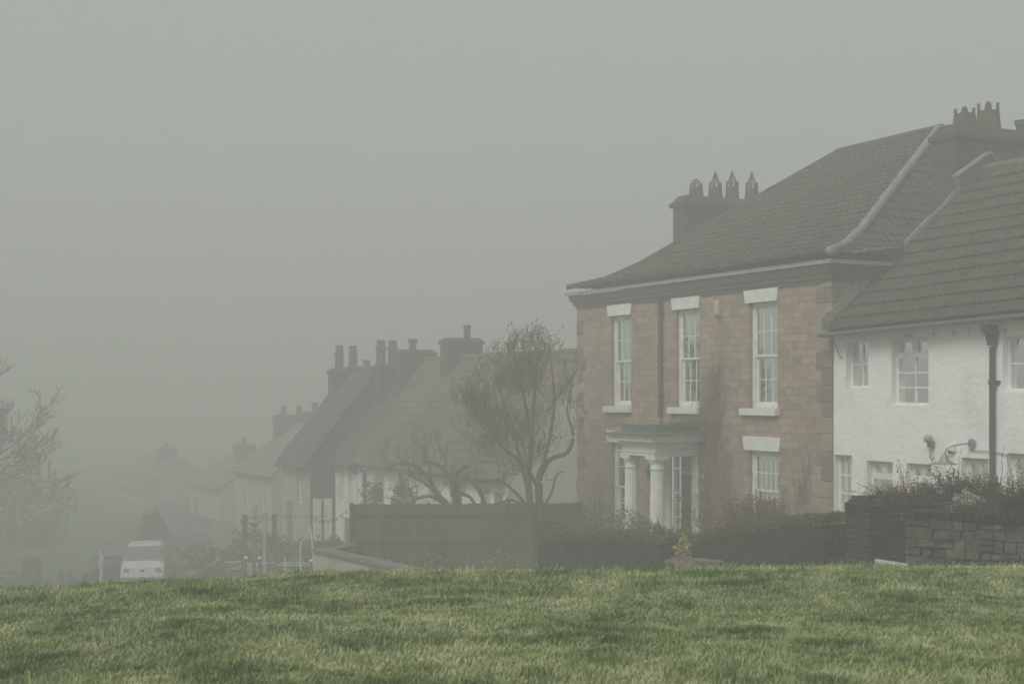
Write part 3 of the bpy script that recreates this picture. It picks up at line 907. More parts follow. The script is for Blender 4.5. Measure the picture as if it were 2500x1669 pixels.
mb.build('slipped_tile', M['ridge_mortar'], groof)

# ================================================================== WHITE COTTAGE ON THE RIGHT
cot = thing('white_cottage', F(-4, 0, -3.5), 'white roughcast cottage with a brown ribbed tile roof, joined to the stone house', 'house')
CE = -9.5
def ze(s): return 1.22 - 0.0265 * s
cops = [(-1.05, -.40, .11, 1.06), (-2.68, -1.70, -.22, 1.07), (-5.45, -4.46, .04, 1.0),
        (-.58, -.04, -3.5, -1.22), (-1.74, -1.01, -2.45, -1.30), (-2.75, -2.11, -2.45, -1.30), (-4.14, -3.50, -3.5, -1.14), (-5.5, -4.56, -2.5, -1.02),
        (-8.2, -7.2, .04, 1.0), (-8.2, -7.2, -2.5, -1.05)]
mb = MB(F)
wall_open(mb, CE, -.03, -4.2, 1.26, .03, cops, 0.24)
mb.poly([(CE, .03, -4.2), (CE, 8.2, -4.2), (CE, 8.2, 1.26), (CE, .03, 1.26)])
mb.build('wall', M['render_white'], cot, recalc=False)
# gentle softening ledge of render round the openings is in the bump; windows:
T0 = .165
casement(F, cot, -1.05, -.40, .11, 1.06, T0, 2, 2, 2)
casement(F, cot, -2.68, -1.70, -.22, 1.07, T0, 3, 2, 2, top=.30)
casement(F, cot, -5.45, -4.46, .04, 1.0, T0, 2, 2, 0)
casement(F, cot, -.58, -.04, -3.5, -1.22, T0, 6, 3, 1, name='glazed_door')
casement(F, cot, -1.74, -1.01, -2.45, -1.30, T0, 2, 1, 0, top=.26)
casement(F, cot, -2.75, -2.11, -2.45, -1.30, T0, 2, 1, 0, top=.26)
casement(F, cot, -4.14, -3.50, -3.5, -1.14, T0, 4, 2, 0, name='glazed_door', fw=.11)
casement(F, cot, -5.5, -4.56, -2.5, -1.02, T0, 2, 2, 0, fw=.10)
casement(F, cot, -8.2, -7.2, .04, 1.0, T0, 2, 2, 0)
casement(F, cot, -8.2, -7.2, -2.5, -1.05, T0, 2, 2, 0)
# ribbed interlocking tiles in twelve courses
roof = MB()
RZ, RTc = 4.80, 4.1
def Pc(a, b, z):
    f = min(max((b + .25) / (RTc + .25), 0), 1)
    return F(a, b, z + (1 - f) * (-0.0265 * a))
roof_patch(roof, Pc, [(-.25, 1.24), (.5, 1.80), (RTc, RZ)], [(CE - .1, -.02), (CE - .1, -.02), (CE - .1, -.02)],
           course=0.42, wave=0.165, amp=0.024, step=0.050, per=6, jit=0.0015, kind='rib', sag=0.02)
roof_patch(roof, lambda a, b, z: F(a, 2*RTc - b, z), [(-.25, 1.24), (RTc, RZ)], [(CE - .1, -.02), (CE - .1, -.02)],
           course=0.42, wave=0.6, amp=0.02, step=0.045, per=3)
croof = roof.build('roof', M['tile_brown'], cot, recalc=False)
mb = MB(F)
s = CE
while s < -.35:
    mb.tube([(s, RTc, RZ + .01), (s + .44, RTc, RZ + .015)], .105, 8); s += .45
mb.build('ridge_capping', M['ridge_clay'], croof)
mb = MB(F)                                                            # lead-covered gable upstand by the ridge
mb.extrude([(3.32, 4.0), (3.32, 4.58), (4.18, 5.10), (4.95, 4.55), (4.95, 4.0)], -.16, -.03, 0)
up = mb.build('gable_upstand', M['plinth'], cot)
mb = MB(F)
for p, q in (((3.26, 4.585), (4.18, 5.14)), ((4.18, 5.14), (4.99, 4.56))):
    mb.hexa([(-.20, p[0], p[1]), (-.0, p[0], p[1]), (-.0, q[0], q[1]), (-.20, q[0], q[1])],
            [(-.20, p[0], p[1] + .05), (-.0, p[0], p[1] + .05), (-.0, q[0], q[1] + .05), (-.20, q[0], q[1] + .05)])
mb.build('coping', M['ridge_mortar'], up)
# mortar flashing up the party wall
def fl(t): return 1.24 + (t + .25) * (RZ - 1.24) / (RTc + .25)
for t0_, t1_, w in ((-.28, .35, .20), (.38, 1.15, .30), (1.95, 3.3, .08)):
    n = 6; mb = MB(F)
    for k in range(n):
        a, b = lerp(t0_, t1_, k / n), lerp(t0_, t1_, (k + 1) / n)
        h = w * (.7 + .6 * random.random())
        mb.hexa([(-.05, a, fl(a) + .06), (.012, a, fl(a) + .06), (.012, b, fl(b) + .06), (-.05, b, fl(b) + .06)],
                [(-.04, a, fl(a) + .06 + h), (.012, a, fl(a) + .06 + h), (.012, b, fl(b) + .06 + h), (-.04, b, fl(b) + .06 + h)])
    mb.build('flashing', M['ridge_mortar'], cot)
mb = MB(F); n = 14
for k in range(n):
    a, b = lerp(-.0, CE, k / n), lerp(-.0, CE, (k + 1) / n)
    gutter(mb, (a, -.30), (b, -.30), ze(a) - .01, ze(b) - .01, (0, -1))
mb.box(CE, -.03, -.25, .03, 1.10, 1.16) if False else None
mb.build('gutter', M['grey_paint'], cot, recalc=False)
mb = MB(F)
n = 12
for k in range(n):
    a, b = lerp(-.03, CE, k / n), lerp(-.03, CE, (k + 1) / n)
    mb.hexa([(b, -.22, ze(b) - .09), (a, -.22, ze(a) - .09), (a, .03, ze(a) - .04), (b, .03, ze(b) - .04)],
            [(b, -.22, ze(b) - .02), (a, -.22, ze(a) - .02), (a, .03, ze(a) + .10), (b, .03, ze(b) + .10)])
mb.build('soffit', M['grey_paint'], cot)
# downpipe with hopper head
mb = MB(F)
mb.hexa([(-4.36, -.10, .84), (-4.24, -.10, .84), (-4.24, .0, .84), (-4.36, .0, .84)], [(-4.39, -.13, 1.04), (-4.21, -.13, 1.04), (-4.21, .02, 1.04), (-4.39, .02, 1.04)])
mb.box(-4.41, -4.19, -.15, .025, 1.04, 1.07); mb.box(-4.37, -4.23, -.26, .025, 1.07, 1.20)
mb.tube([(-4.30, -.05, .82), (-4.30, -.05, -3.4)], .050, 9)
for z in (.16, -1.62): mb.tube([(-4.30, -.05, z), (-4.30, -.05, z + .09)], .070, 9); mb.box(-4.42, -4.18, -.02, .028, z + .02, z + .07)
mb.build('downpipe', M['iron'], cot)
for s in (-.06, -.98, -2.12, -2.25, -2.85, -3.35, -3.72, -4.02, -4.55, -5.2):              # iron hooks beneath the eave
    mb = MB(F)
    if s == -.06: mb.tube([(-.10, -.05, 1.10), (-.30, -.02, .72), (-.34, .0, .74)], .010, 5)
    else:
        L_ = random.uniform(.05, .14); mb.tube([(s, -.01, 1.14 + random.uniform(-.02, .06)), (s, -.01, 1.14 - L_)], .006, 5)
        if random.random() < .5: mb.tube([(s - .07, -.012, 1.10), (s + .07, -.012, 1.10)], .005, 5)
    mb.build('hook', M['iron'], cot)
# wall fittings
def stand(name, fn, m, label, cat, loc):
    t = thing(name, loc, label, cat); return t
lt = thing('wall_lamp', F(-3.78, 0, -.90), 'galvanised swan-neck lamp with a wide shade on the white cottage wall', 'lamp')
mb = MB(F); mb.tube([(-3.78, .026, -.88), (-3.78, -.02, -.88)], .085, 12); mb.build('wall_rose', M['galv'], lt)
mb = MB(F); mb.tube([(-3.78, -.02, -.88), (-3.74, -.20, -.89), (-3.66, -.36, -.92), (-3.60, -.44, -.99), (-3.58, -.45, -1.08)], .014, 8); mb.build('arm', M['galv'], lt, smooth=True)
mb = MB(F); mb.lathe((-3.58, -.45, -1.20), [(.03, .14), (.055, .12), (.075, .07), (.075, .03), (.10, .005), (.19, -.035), (.20, -.05), (.185, -.05), (.09, -.01), (.03, .0)], 20); mb.build('lamp_shade', M['galv'], lt, smooth=True)
ft = thing('floodlight', F(-2.80, 0, -.86), 'small round grey outdoor light with a hooked cable on the white wall', 'light')
mb = MB(F); mb.lathe((-2.80, -.09, -.83), [(.02, .075), (.06, .06), (.08, .02), (.08, -.03), (.05, -.06), (.03, -.065)], 14); mb.build('lamp_head', M['galv'], ft, smooth=True)
mb = MB(F); mb.box(-2.85, -2.75, -.07, .028, -.98, -.88); mb.tube([(-2.8, -.04, -.98), (-2.8, -.04, -1.18), (-2.84, -.04, -1.22), (-2.89, -.04, -1.18), (-2.89, -.04, -1.13)], .010, 6); mb.build('bracket', M['grey_paint'], ft)
mt = thing('motion_sensor', F(-3.28, 0, -1.0), 'small white sensor box on the cottage wall between the two lamps', 'sensor')
mb = MB(F); mb.box(-3.38, -3.22, -.05, .028, -1.04, -.94); mb.build('sensor_box', M['white_paint'], mt, bevel=.008)
mb = MB(F); mb.tube([(-3.30, -.08, -1.05), (-3.30, -.03, -1.05)], .03, 8); mb.build('sensor_eye', M['black_plastic'], mt)
mb = MB(F); pts = [(-3.70 - .05 * k, -.0, -.985 - .012 * math.sin(k * .45) - .006 * k * .5) for k in range(60)]
mb.tube(pts, .0075, 5); o = mb.build('cable', M['grey_paint'], cot)

# ================================================================== OLD COTTAGES DOWN THE STREET
def old_cottage(name, label, s0, s1, t0, zg, zeave, zridge, depth, roofm, wallm, ops=(), doors=(), stacks=(), gable_mat=None, wave=.3):
    h = thing(name, F((s0 + s1) / 2, t0, zg), label, 'house', 'old cottages stepping down the street')
    ht = depth / 2
    allo = list(ops) + [d[:4] for d in doors]
    mb = MB(F)
    wall_open(mb, s0, s1, zg - .6, zeave, t0, allo, .14)
    for s in (s0, s1) if not gable_mat else (s1,):
        mb.poly([(s, t0, zg - .6), (s, t0 + depth, zg - .6), (s, t0 + depth, zeave), (s, t0 + ht, zridge - .08), (s, t0, zeave)])
    mb.build('wall', M[wallm], h, recalc=False)
    if gable_mat:
        mb = MB(F); s = s0
        mb.poly([(s, t0, zg - .6), (s, t0 + depth, zg - .6), (s, t0 + depth, zeave), (s, t0 + ht, zridge - .08), (s, t0, zeave)])
        mb.build('gable_wall', M[gable_mat], h, recalc=False)
    r = MB()
    e = .28; sl = (zridge - zeave) / ht
    z_e = zeave - e * sl + .05
    roof_patch(r, lambda a, b, z: F(a, t0 + b, z), [(-e, z_e), (ht, zridge)], [(s0 - .08, s1 + .08)] * 2, course=.32, wave=wave, amp=.03, step=.03, per=4, sag=.10, jit=.012)
    roof_patch(r, lambda a, b, z: F(a, t0 + depth - b, z), [(-e, z_e), (ht, zridge)], [(s0 - .08, s1 + .08)] * 2, course=.6, wave=.6, amp=.02, per=3)
    ro = r.build('roof', M[roofm], h, recalc=False)
    mb = MB(F); s = s0 - .08
    while s < s1: mb.tube([(s, t0 + ht, zridge + .03), (s + .36, t0 + ht, zridge + .045)], .11, 6); s += .38
    mb.build('ridge_capping', M[roofm], ro)
    mb = MB(F); mb.box(s0, s1, t0 - e - .05, t0 - e + .04, z_e - .09, z_e - .01); mb.build('gutter', M['iron'], h)
    for o in ops: casement(F, h, o[0], o[1], o[2], o[3], t0 + .10, 4, 2, 1, fw=.06)
    for d in doors:
        mb = MB(F); mb.box(d[0], d[1], t0 + .08, t0 + .13, d[2], d[3]); frame_box(mb, d[0] + .15, d[1] - .15, d[2] + .3, d[3] - .3, t0 + .06, t0 + .08, .05)
        mb.build('door', M[d[4]], h)
    for st in stacks: chimney(F, h, *st)
    return h
# long cottage with the ochre roof
hA = old_cottage('old_cottage', 'long white cottage under a steep mossy ochre roof, beyond the bare tree', 14.5, 26.8, 0, -5.0, -2.28, 1.27, 5.6, 'tile_ochre', 'render_smooth',
    ops=[(15.6, 16.3, -4.1, -2.75), (19.3, 20.3, -3.9, -2.9), (21.9, 22.8, -3.9, -2.9), (24.2, 25.0, -3.9, -2.9)],
    doors=[(14.75, 15.35, -4.9, -2.95, 'door_pink'), (17.6, 18.5, -5.0, -2.98, 'door_red')],
    stacks=[(23.5, 24.3, 2.25, 3.6, .2, 1.95, [(23.9, 3.15, 'plain', .13, .50)])])
props(hA, group=None)
mb = MB(F)
sc = 18.05; mb.v = []; 
pts = [(sc + .62 * math.cos(math.pi * k / 12), -2.98 + .62 * math.sin(math.pi * k / 12)) for k in range(13)]
pts = [(sc + .45 * math.cos(math.pi * k / 12), -3.0 + .45 * math.sin(math.pi * k / 12)) for k in range(13)]
mb.hexa([(p[0], -.02, p[1]) for p in pts], [(p[0], .0, p[1]) for p in pts]); mb.build('door_arch', M['door_red'], hA)
for s, z0, z1, w in ((22.55, -3.75, -2.6, .13),):
    mb = MB(F); mb.hexa([(s - w, -.05, z0 + .12), (s, -.05, z0), (s + w, -.05, z0 + .12), (s + w, -.05, z1), (s - w, -.05, z1)], [(s - w, -.01, z0 + .12), (s, -.01, z0), (s + w, -.01, z0 + .12), (s + w, -.01, z1), (s - w, -.01, z1)])
    mb.build('wall_ornament', M['iron'], hA)
mb = MB(F); mb.tube([(14.4, 1.2, -3.60), (14.4, 5.4, -3.6)], .03, 5); mb.build('gable_pipe', M['grey_paint'], hA)
mb = MB(F); mb.tube([(25.9, -.3, -2.7), (25.9, -.08, -2.9), (25.9, -.08, -5.3)], .06, 6); mb.build('downpipe', M['iron'], hA)
hB = old_cottage('old_cottage', 'narrow white cottage with two tall upstairs windows and a round hanging sign', 26.9, 29.2, 0, -5.8, -2.42, .80, 5.6, 'tile_grey', 'render_smooth',
    ops=[(27.35, 27.80, -4.25, -2.75), (28.25, 28.70, -4.25, -2.75)], doors=[(27.5, 28.3, -6.0, -4.7, 'grey_paint')],
    stacks=[(26.95, 27.7, 1.9, 3.25, -.4, 1.62, [(27.3, 2.45, 'cowl', .14, .42)]),
            (28.75, 29.45, 1.6, 2.6, -.6, 1.10, [(29.1, 1.85, 'tall', .19, .95), (29.1, 2.35, 'tall', .19, .95)])])
hC = old_cottage('old_cottage', 'cream cottage with a dark side wall above white posts, standing forward of its neighbour', 29.3, 32.8, -1.0, -6.0, -2.55, .98, 5.6, 'tile_grey', 'render_cream',
    ops=[(30.2, 30.9, -4.3, -3.2)], doors=[(31.4, 32.2, -6.2, -4.3, 'grey_paint')], gable_mat='dark_clad',
    stacks=[(31.9, 32.6, .9, 2.9, -.8, .98, [(32.2, 1.25, 'tall', .18, .95), (32.2, 1.85, 'tall', .18, .95), (32.2, 2.45, 'plain', .15, .36)])])
for k, t in enumerate((-.88, -.45)):
    mb = MB(F); mb.box(29.18, 29.29, t, t + .30, -5.7, -4.05); mb.build('white_panel', M['white_paint'], hC)
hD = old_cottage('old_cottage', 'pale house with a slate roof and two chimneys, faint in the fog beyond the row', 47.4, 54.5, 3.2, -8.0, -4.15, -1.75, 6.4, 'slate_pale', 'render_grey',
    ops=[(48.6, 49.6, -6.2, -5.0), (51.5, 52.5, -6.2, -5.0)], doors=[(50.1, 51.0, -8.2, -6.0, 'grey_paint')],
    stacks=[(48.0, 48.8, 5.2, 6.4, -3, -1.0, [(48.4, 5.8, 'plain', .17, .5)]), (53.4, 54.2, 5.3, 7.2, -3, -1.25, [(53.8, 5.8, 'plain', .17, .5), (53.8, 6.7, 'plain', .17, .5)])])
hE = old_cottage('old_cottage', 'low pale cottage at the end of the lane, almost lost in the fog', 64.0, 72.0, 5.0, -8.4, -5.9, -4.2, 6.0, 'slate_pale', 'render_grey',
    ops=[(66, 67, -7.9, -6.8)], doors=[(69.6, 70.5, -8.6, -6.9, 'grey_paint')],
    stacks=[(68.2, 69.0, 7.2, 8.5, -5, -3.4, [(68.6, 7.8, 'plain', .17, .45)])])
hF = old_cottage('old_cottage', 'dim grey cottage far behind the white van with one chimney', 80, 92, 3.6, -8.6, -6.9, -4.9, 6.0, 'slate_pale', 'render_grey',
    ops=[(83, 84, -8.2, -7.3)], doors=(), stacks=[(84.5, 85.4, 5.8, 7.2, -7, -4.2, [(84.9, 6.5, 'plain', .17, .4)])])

# round hanging sign and bracket
sg = thing('hanging_sign', F(27.0, -.35, -3.1), 'round dark hanging sign on a bracket by the narrow white cottage', 'sign')
c = Vector(W(873, 1134, 52.0))
mb = MB()
n = 20
ring = [(c.x + .37 * math.cos(2*math.pi*k/n), c.y, c.z + .37 * math.sin(2*math.pi*k/n)) for k in range(n)]
mb.hexa(ring, [(x, y + .06, z) for x, y, z in ring]); mb.build('sign_board', M['iron'], sg)
mb = MB(); mb.tube([(c.x + .3, c.y + .03, c.z + .14), (c.x + .95, c.y + .25, c.z + .16)], .03, 6); mb.build('bracket', M['iron'], sg)

# potted tree by the drainpipe, tub of flowers
def leaf_cloud(pts, nrm, size, jit=1.0):
    """quads of about `size`, one per point"""
    n = len(pts)
    a = rng.normal(size=(n, 3)); a /= np.linalg.norm(a, axis=1)[:, None]
    if nrm is not None:
        a = a * jit + nrm; a /= np.linalg.norm(a, axis=1)[:, None]
    b = np.cross(a, rng.normal(size=(n, 3))); b /= np.linalg.norm(b, axis=1)[:, None]
    c = np.cross(a, b)
    sz = size * (0.6 + 0.8 * rng.random(n))[:, None]
    P = np.zeros((n, 4, 3))
    P[:, 0] = pts - b * sz; P[:, 1] = pts + c * sz * .5; P[:, 2] = pts + b * sz; P[:, 3] = pts - c * sz * .5
    Fq = np.arange(n)[:, None] * 4 + np.array([[0, 1, 2, 3]])
    return P.reshape(-1, 3), Fq, n

def bush(name, label, cat, c, rx, ry, rz, n, size, mat, twigm='twig', group=None, stems=10, spiky=0.0):
    t = thing(name, c, label, cat, group)
    mb = MB()
    for k in range(stems):
        a = random.uniform(0, 2*math.pi); q = random.random() ** .6
        tip = (c[0] + math.cos(a) * rx * q * .8, c[1] + math.sin(a) * ry * q * .8, c[2] + rz * (1.9 - q * .7) * random.uniform(.85, 1.1 + spiky))
        mid = tuple(lerp(c[i], tip[i], .5) + random.uniform(-.04, .04) for i in range(3))
        mb.tube([(c[0] + random.uniform(-.1, .1) * rx, c[1], c[2]), mid, tip], [.012, .008, .004], 4)
    mb.build('stem', M[twigm], t)
    v = rng.normal(size=(n, 3)); v /= np.linalg.norm(v, axis=1)[:, None]
    lump = 1 + .22 * np.sin(v[:, 0] * 5 + c[0]) * np.cos(v[:, 2] * 6 + c[1]) + .15 * np.sin(v[:, 2] * 9 + v[:, 0] * 7)
    r = (rng.random(n) ** .45) * lump
    p = v * r[:, None] * np.array([rx, ry, rz]) + np.array([c[0], c[1], c[2] + rz * .95])
    p = p[p[:, 2] > c[2] - .05]
    P, Fq, m = leaf_cloud(p, None, size)
    rv = np.clip(rng.random(m) * .8 + .2 * (p[:, 2] - c[2]) / (2 * rz), 0, 1)
    npmesh('foliage', P, Fq, M[mat], parent=t, rnd=np.repeat(rv, 4))
    return t

def at(u, v, Y): return Vector(W(u, v, Y))
bush('potted_shrub', 'dark bush in a pot against the far white wall, by a drainpipe', 'plant', W(912, 1240, 50), .5, .4, .55, 500, .06, 'shrub_green')
tb = thing('flower_tub', W(985, 1240, 46), 'pinkish square tub with a low plant at the long cottage wall', 'planter')
c = at(985, 1236, 46)
mb = MB(); mb.hexa([(c.x - .35, c.y - .3, c.z - .5), (c.x + .35, c.y - .3, c.z - .5), (c.x + .35, c.y + .3, c.z - .5), (c.x - .35, c.y + .3, c.z - .5)],
                   [(c.x - .4, c.y - .35, c.z + .35), (c.x + .4, c.y - .35, c.z + .35), (c.x + .4, c.y + .35, c.z + .35), (c.x - .4, c.y + .35, c.z + .35)])
mb.build('tub', M['door_pink'], tb)
p = rng.normal(size=(300, 3)) * np.array([.22, .2, .16]) + np.array([c.x, c.y, c.z + .5]); P, Fq, m = leaf_cloud(p, None, .06)
npmesh('foliage', P, Fq, M['shrub_green'], parent=tb, rnd=np.repeat(rng.random(m), 4))

# ================================================================== TREES
def grow(limb, twig, p, d, L, r, depth, env=None, up=0.25, spread=0.6, nseg=4, kids=3, shrink=.68, tips=None, minr=.004):
    P = [p]; Rr = [r]; q = p.copy(); dd = d.normalized()
    for k in range(nseg):
        dd = (dd + Vector((random.gauss(0, .16), random.gauss(0, .16), random.gauss(0, .12) + up * .25))).normalized()
        q = q + dd * (L / nseg)
        if env and not env(q):
            break
        P.append(q.copy()); Rr.append(max(minr, r * (1 - .45 * (k + 1) / nseg)))
    if len(P) < 2: return
    (limb if r > .022 else twig).tube([tuple(x) for x in P], Rr, 6 if r > .03 else (4 if r > .010 else 3), caps=False)
    if depth == 0:
        if tips is not None: tips.append(P[-1])
        return
    for k in range(kids):
        f = random.uniform(.35, 1.0) if k else 1.0
        i = min(len(P) - 1, max(1, int(round(f * (len(P) - 1)))))
        rd = Vector((random.gauss(0, 1), random.gauss(0, 1), random.gauss(0, .7) + up)).normalized()
        nd = (dd * (1 - spread * .5) + rd * spread)
        grow(limb, twig, P[i].copy(), nd, L * shrink * random.uniform(.8, 1.15), Rr[i] * (.72 if k else .85), depth - 1, env, up, spread, nseg, kids, shrink, tips, minr)

def in_poly(u, v, poly):
    c = False; j = len(poly) - 1
    for i in range(len(poly)):
        (x1, y1), (x2, y2) = poly[i], poly[j]
        if (y1 > v) != (y2 > v) and u < (x2 - x1) * (v - y1) / (y2 - y1) + x1: c = not c
        j = i
    return c

# --- the bushy bare tree in front of the fence; its natural outline, in metres about its own foot
TY = 34.0
TB = Vector(W(1305, 1408, TY)); TB.z = tz(TB.x, TB.y) - .05
def TP(u, v, dy=0): q = Vector(W(u, v, TY)); q.y += dy; return q
outline = [(q.x, q.z) for q in (TP(*e) for e in ((1132,985),(1140,940),(1175,900),(1195,868),(1240,850),(1262,815),(1292,800),(1325,792),(1358,812),(1368,840),(1352,872),(1372,905),(1412,890),(1412,1000),(1400,1080),(1378,1130),(1340,1165),(1290,1150),(1235,1160),(1195,1110),(1150,1060)))]
tree = thing('bare_tree', tuple(TB), 'bushy leafless tree with dense upright twigs in front of the wooden fence', 'tree')
limb, twig = MB(), MB(); tips = []
def env(q): return in_poly(q.x, q.z, outline) and abs(q.y - TY) < 1.3
def limb_path(pts, r0, r1, dy=0, n=10):
    P = [TP(u, v, dy * k / (len(pts) - 1)) for k, (u, v) in enumerate(pts)]
    out = []; Rr = []
    for k in range(len(P) - 1):
        for j in range(4):
            f = j / 4; p0 = P[max(k-1, 0)]; p1 = P[k]; p2 = P[k+1]; p3 = P[min(k+2, len(P)-1)]
            out.append(0.5 * ((2*p1) + (-p0 + p2)*f + (2*p0 - 5*p1 + 4*p2 - p3)*f*f + (-p0 + 3*p1 - 3*p2 + p3)*f**3))
    out.append(P[-1])
    for k in range(len(out)): Rr.append(lerp(r0, r1, k / (len(out) - 1)) * random.uniform(.92, 1.1))
    limb.tube([tuple(x) for x in out], Rr, 8, caps=True)
    return out, Rr
paths = [limb_path([(1345, 1425), (1330, 1310), (1318, 1240), (1316, 1180), (1322, 1150), (1345, 1120), (1385, 1105), (1400, 1060), (1385, 1000), (1402, 930)], .125, .014, .2),
         limb_path([(1330, 1420), (1312, 1310), (1296, 1240), (1290, 1160), (1298, 1080), (1302, 1000), (1310, 900), (1325, 815)], .115, .014, -.3),
         limb_path([(1316, 1195), (1290, 1150), (1262, 1120), (1215, 1080), (1180, 1020), (1150, 970)], .055, .012, .5),
         limb_path([(1300, 1230), (1276, 1150), (1256, 1060), (1230, 980), (1205, 900)], .048, .012, .3),
         limb_path([(1296, 1250), (1262, 1205), (1225, 1175), (1190, 1172), (1150, 1180)], .045, .02, -.2),
         limb_path([(1324, 1240), (1345, 1205), (1358, 1160), (1375, 1150)], .04, .012, -.1),
         limb_path([(1300, 1100), (1285, 1000), (1262, 900), (1255, 850)], .05, .012, -.4),
         limb_path([(1316, 1170), (1340, 1080), (1355, 980), (1348, 900), (1340, 830)], .05, .012, .6),
         limb_path([(1290, 1240), (1250, 1220), (1225, 1225), (1205, 1232)], .035, .015, .1)]
# upright twigs: every tip grows from the nearest wood below it
nodes = [q for P_, _ in paths for q in P_[4:]]
tg = []
cxm = TP(1285, 1000).x; czm = TP(1285, 1000).z
while len(tg) < 1500:
    u_, v_ = random.uniform(1128, 1415), random.uniform(790, 1170)
    q = TP(u_, v_)
    if not in_poly(q.x, q.z, outline): continue
    if u_ > 1328 and v_ > 880 and random.random() < .86: continue
    if v_ < 880 and random.random() < .55: continue
    if v_ > 1080 and random.random() < .5: continue
    w_ = math.sqrt(max(0.05, 1 - ((q.x - cxm) / 1.5) ** 2))
    if vnoise(np.array([q.x]), np.array([q.z]), 2.3, 12)[0] < .45 and random.random() < .85: continue
    q.y += random.uniform(-1.15, 1.15) * w_
    q.x += random.gauss(0, .07); q.z += abs(random.gauss(0, .09)); tg.append(q)
for k in range(170):
    u_, v_ = random.choice(((1132,985),(1140,940),(1160,915),(1180,890),(1205,865),(1240,850),(1262,825),(1150,1060),(1170,1085),(1385,900),(1408,1000),(1402,950)))
    q = TP(u_ + random.gauss(0, 16), v_ + random.gauss(0, 22)); q.x += random.uniform(-.18, .10) * (1 if u_ < 1300 else -.3); q.y += random.uniform(-.6, .6); tg.append(q)
for k in range(70):                                   # long leaders standing clear above the crown
    u_ = random.choice((1218, 1252, 1268, 1284, 1298, 1312, 1330, 1352, 1366)) + random.gauss(0, 7)
    q = TP(u_, np.interp(u_, [1200, 1260, 1300, 1330, 1370], [868, 830, 800, 808, 838]) + random.uniform(-22, 60)); q.y += random.uniform(-.5, .5); tg.append(q)
for k in range(60):
    q = TP(random.uniform(1125, 1200), random.uniform(900, 1080)); q.x -= random.uniform(0, .12)
    if random.random() < .5: q.y += random.uniform(-.7, .7)
    if in_poly(q.x + .12, q.z, outline): tg.append(q)
tg.sort(key=lambda q: (q - TP(1300, 1150)).length)
NA = np.array([tuple(q) for q in nodes])
for q in tg:
    dv = np.array(tuple(q)) - NA
    cost = np.linalg.norm(dv, axis=1) + np.maximum(0, .18 - dv[:, 2]) * 3.0
    i = int(cost.argmin()); b0 = Vector(NA[i]); L_ = (q - b0).length
    if L_ < .05: continue
    mid = b0.lerp(q, .5) + Vector((random.gauss(0, .03), random.gauss(0, .03), -.10 * L_)) + Vector(((q.x - b0.x) * .18, 0, 0))
    m1 = b0.lerp(mid, .5) + Vector((random.gauss(0, .015), 0, 0)); m2 = mid.lerp(q, .5) + Vector((random.gauss(0, .02), 0, 0))
    r0 = .0085 if L_ < .5 else .012
    twig.tube([tuple(b0), tuple(m1), tuple(mid), tuple(m2), tuple(q)], [r0, r0 * .85, r0 * .7, .006, .0045], 4, caps=False)
    NA = np.vstack([NA, [tuple(mid), tuple(m2)]])
    tips.append(q)
    for _ in range(random.choice((0, 1, 1, 2))):
        e = q + Vector((random.gauss(0, .07), random.gauss(0, .07), random.uniform(.06, .22)))
        if q.z < TP(0, 830).z: twig.tube([tuple(m2), tuple(m2.lerp(e, .5) + Vector((random.gauss(0, .02), 0, 0))), tuple(e)], [.006, .005, .004], 3, caps=False)
limb.build('trunk', M['bark'], tree)
twig.build('twigs', M['twig'], tree, recalc=False)
tp = np.array([tuple(x) for x in tips])
topw = (rng.random(len(tp)) < np.clip((tp[:, 2] - np.percentile(tp[:, 2], 30)) / 2.2, .15, .9))
tp = tp[topw]
pp = (tp[:, None, :] + rng.normal(size=(len(tp), 3, 3)) * .035).reshape(-1, 3)
P, Fq, m = leaf_cloud(pp, None, .028)
npmesh('bud_clusters', P, Fq, M['shrub_red'], parent=tree, rnd=np.repeat(rng.random(m) * .5, 4))
print('tips', len(tips))

# --- pruned, gnarled low tree behind the fence
gt = thing('gnarled_tree', W(1130, 1330, 38.5), 'low gnarled leafless tree with crooked arching branches behind the wooden fence', 'tree')
TY2 = 38.5
limb, twig = MB(), MB(); tips = []
_TP = TP
def TP(u, v, dy=0): q = Vector(W(u, v, TY2)); q.y += dy; return q
gp = [limb_path([(1130, 1400), (1122, 1300), (1118, 1225), (1106, 1180), (1075, 1140), (1045, 1128), (1030, 1128)], .11, .035, .3),
      limb_path([(1120, 1300), (1100, 1240), (1070, 1205), (1040, 1160), (1010, 1135), (970, 1132), (945, 1150)], .08, .016, -.2),
      limb_path([(1112, 1230), (1108, 1195), (1110, 1165), (1125, 1145), (1145, 1136)], .065, .05, .2),
      limb_path([(1115, 1260), (1080, 1225), (1050, 1190), (1020, 1170), (995, 1160)], .055, .015, .1),
      limb_path([(1110, 1250), (1060, 1212), (1020, 1215), (1000, 1230), (960, 1215)], .06, .02, -.3),
      limb_path([(1170, 1400), (1180, 1240), (1172, 1200), (1150, 1175), (1130, 1163)], .08, .02, .2),
      limb_path([(1170, 1260), (1150, 1215), (1120, 1205), (1100, 1208)], .06, .03, -.1),
      limb_path([(1195, 1300), (1185, 1230), (1170, 1200), (1160, 1165)], .05, .03, -.3),
      limb_path([(1250, 1330), (1245, 1235), (1238, 1215)], .05, .035, -.3),
      limb_path([(1060, 1205), (1050, 1150), (1035, 1105), (1015, 1085)], .035, .010, .2),
      limb_path([(1080, 1150), (1090, 1120), (1070, 1095)], .03, .010, .0)]
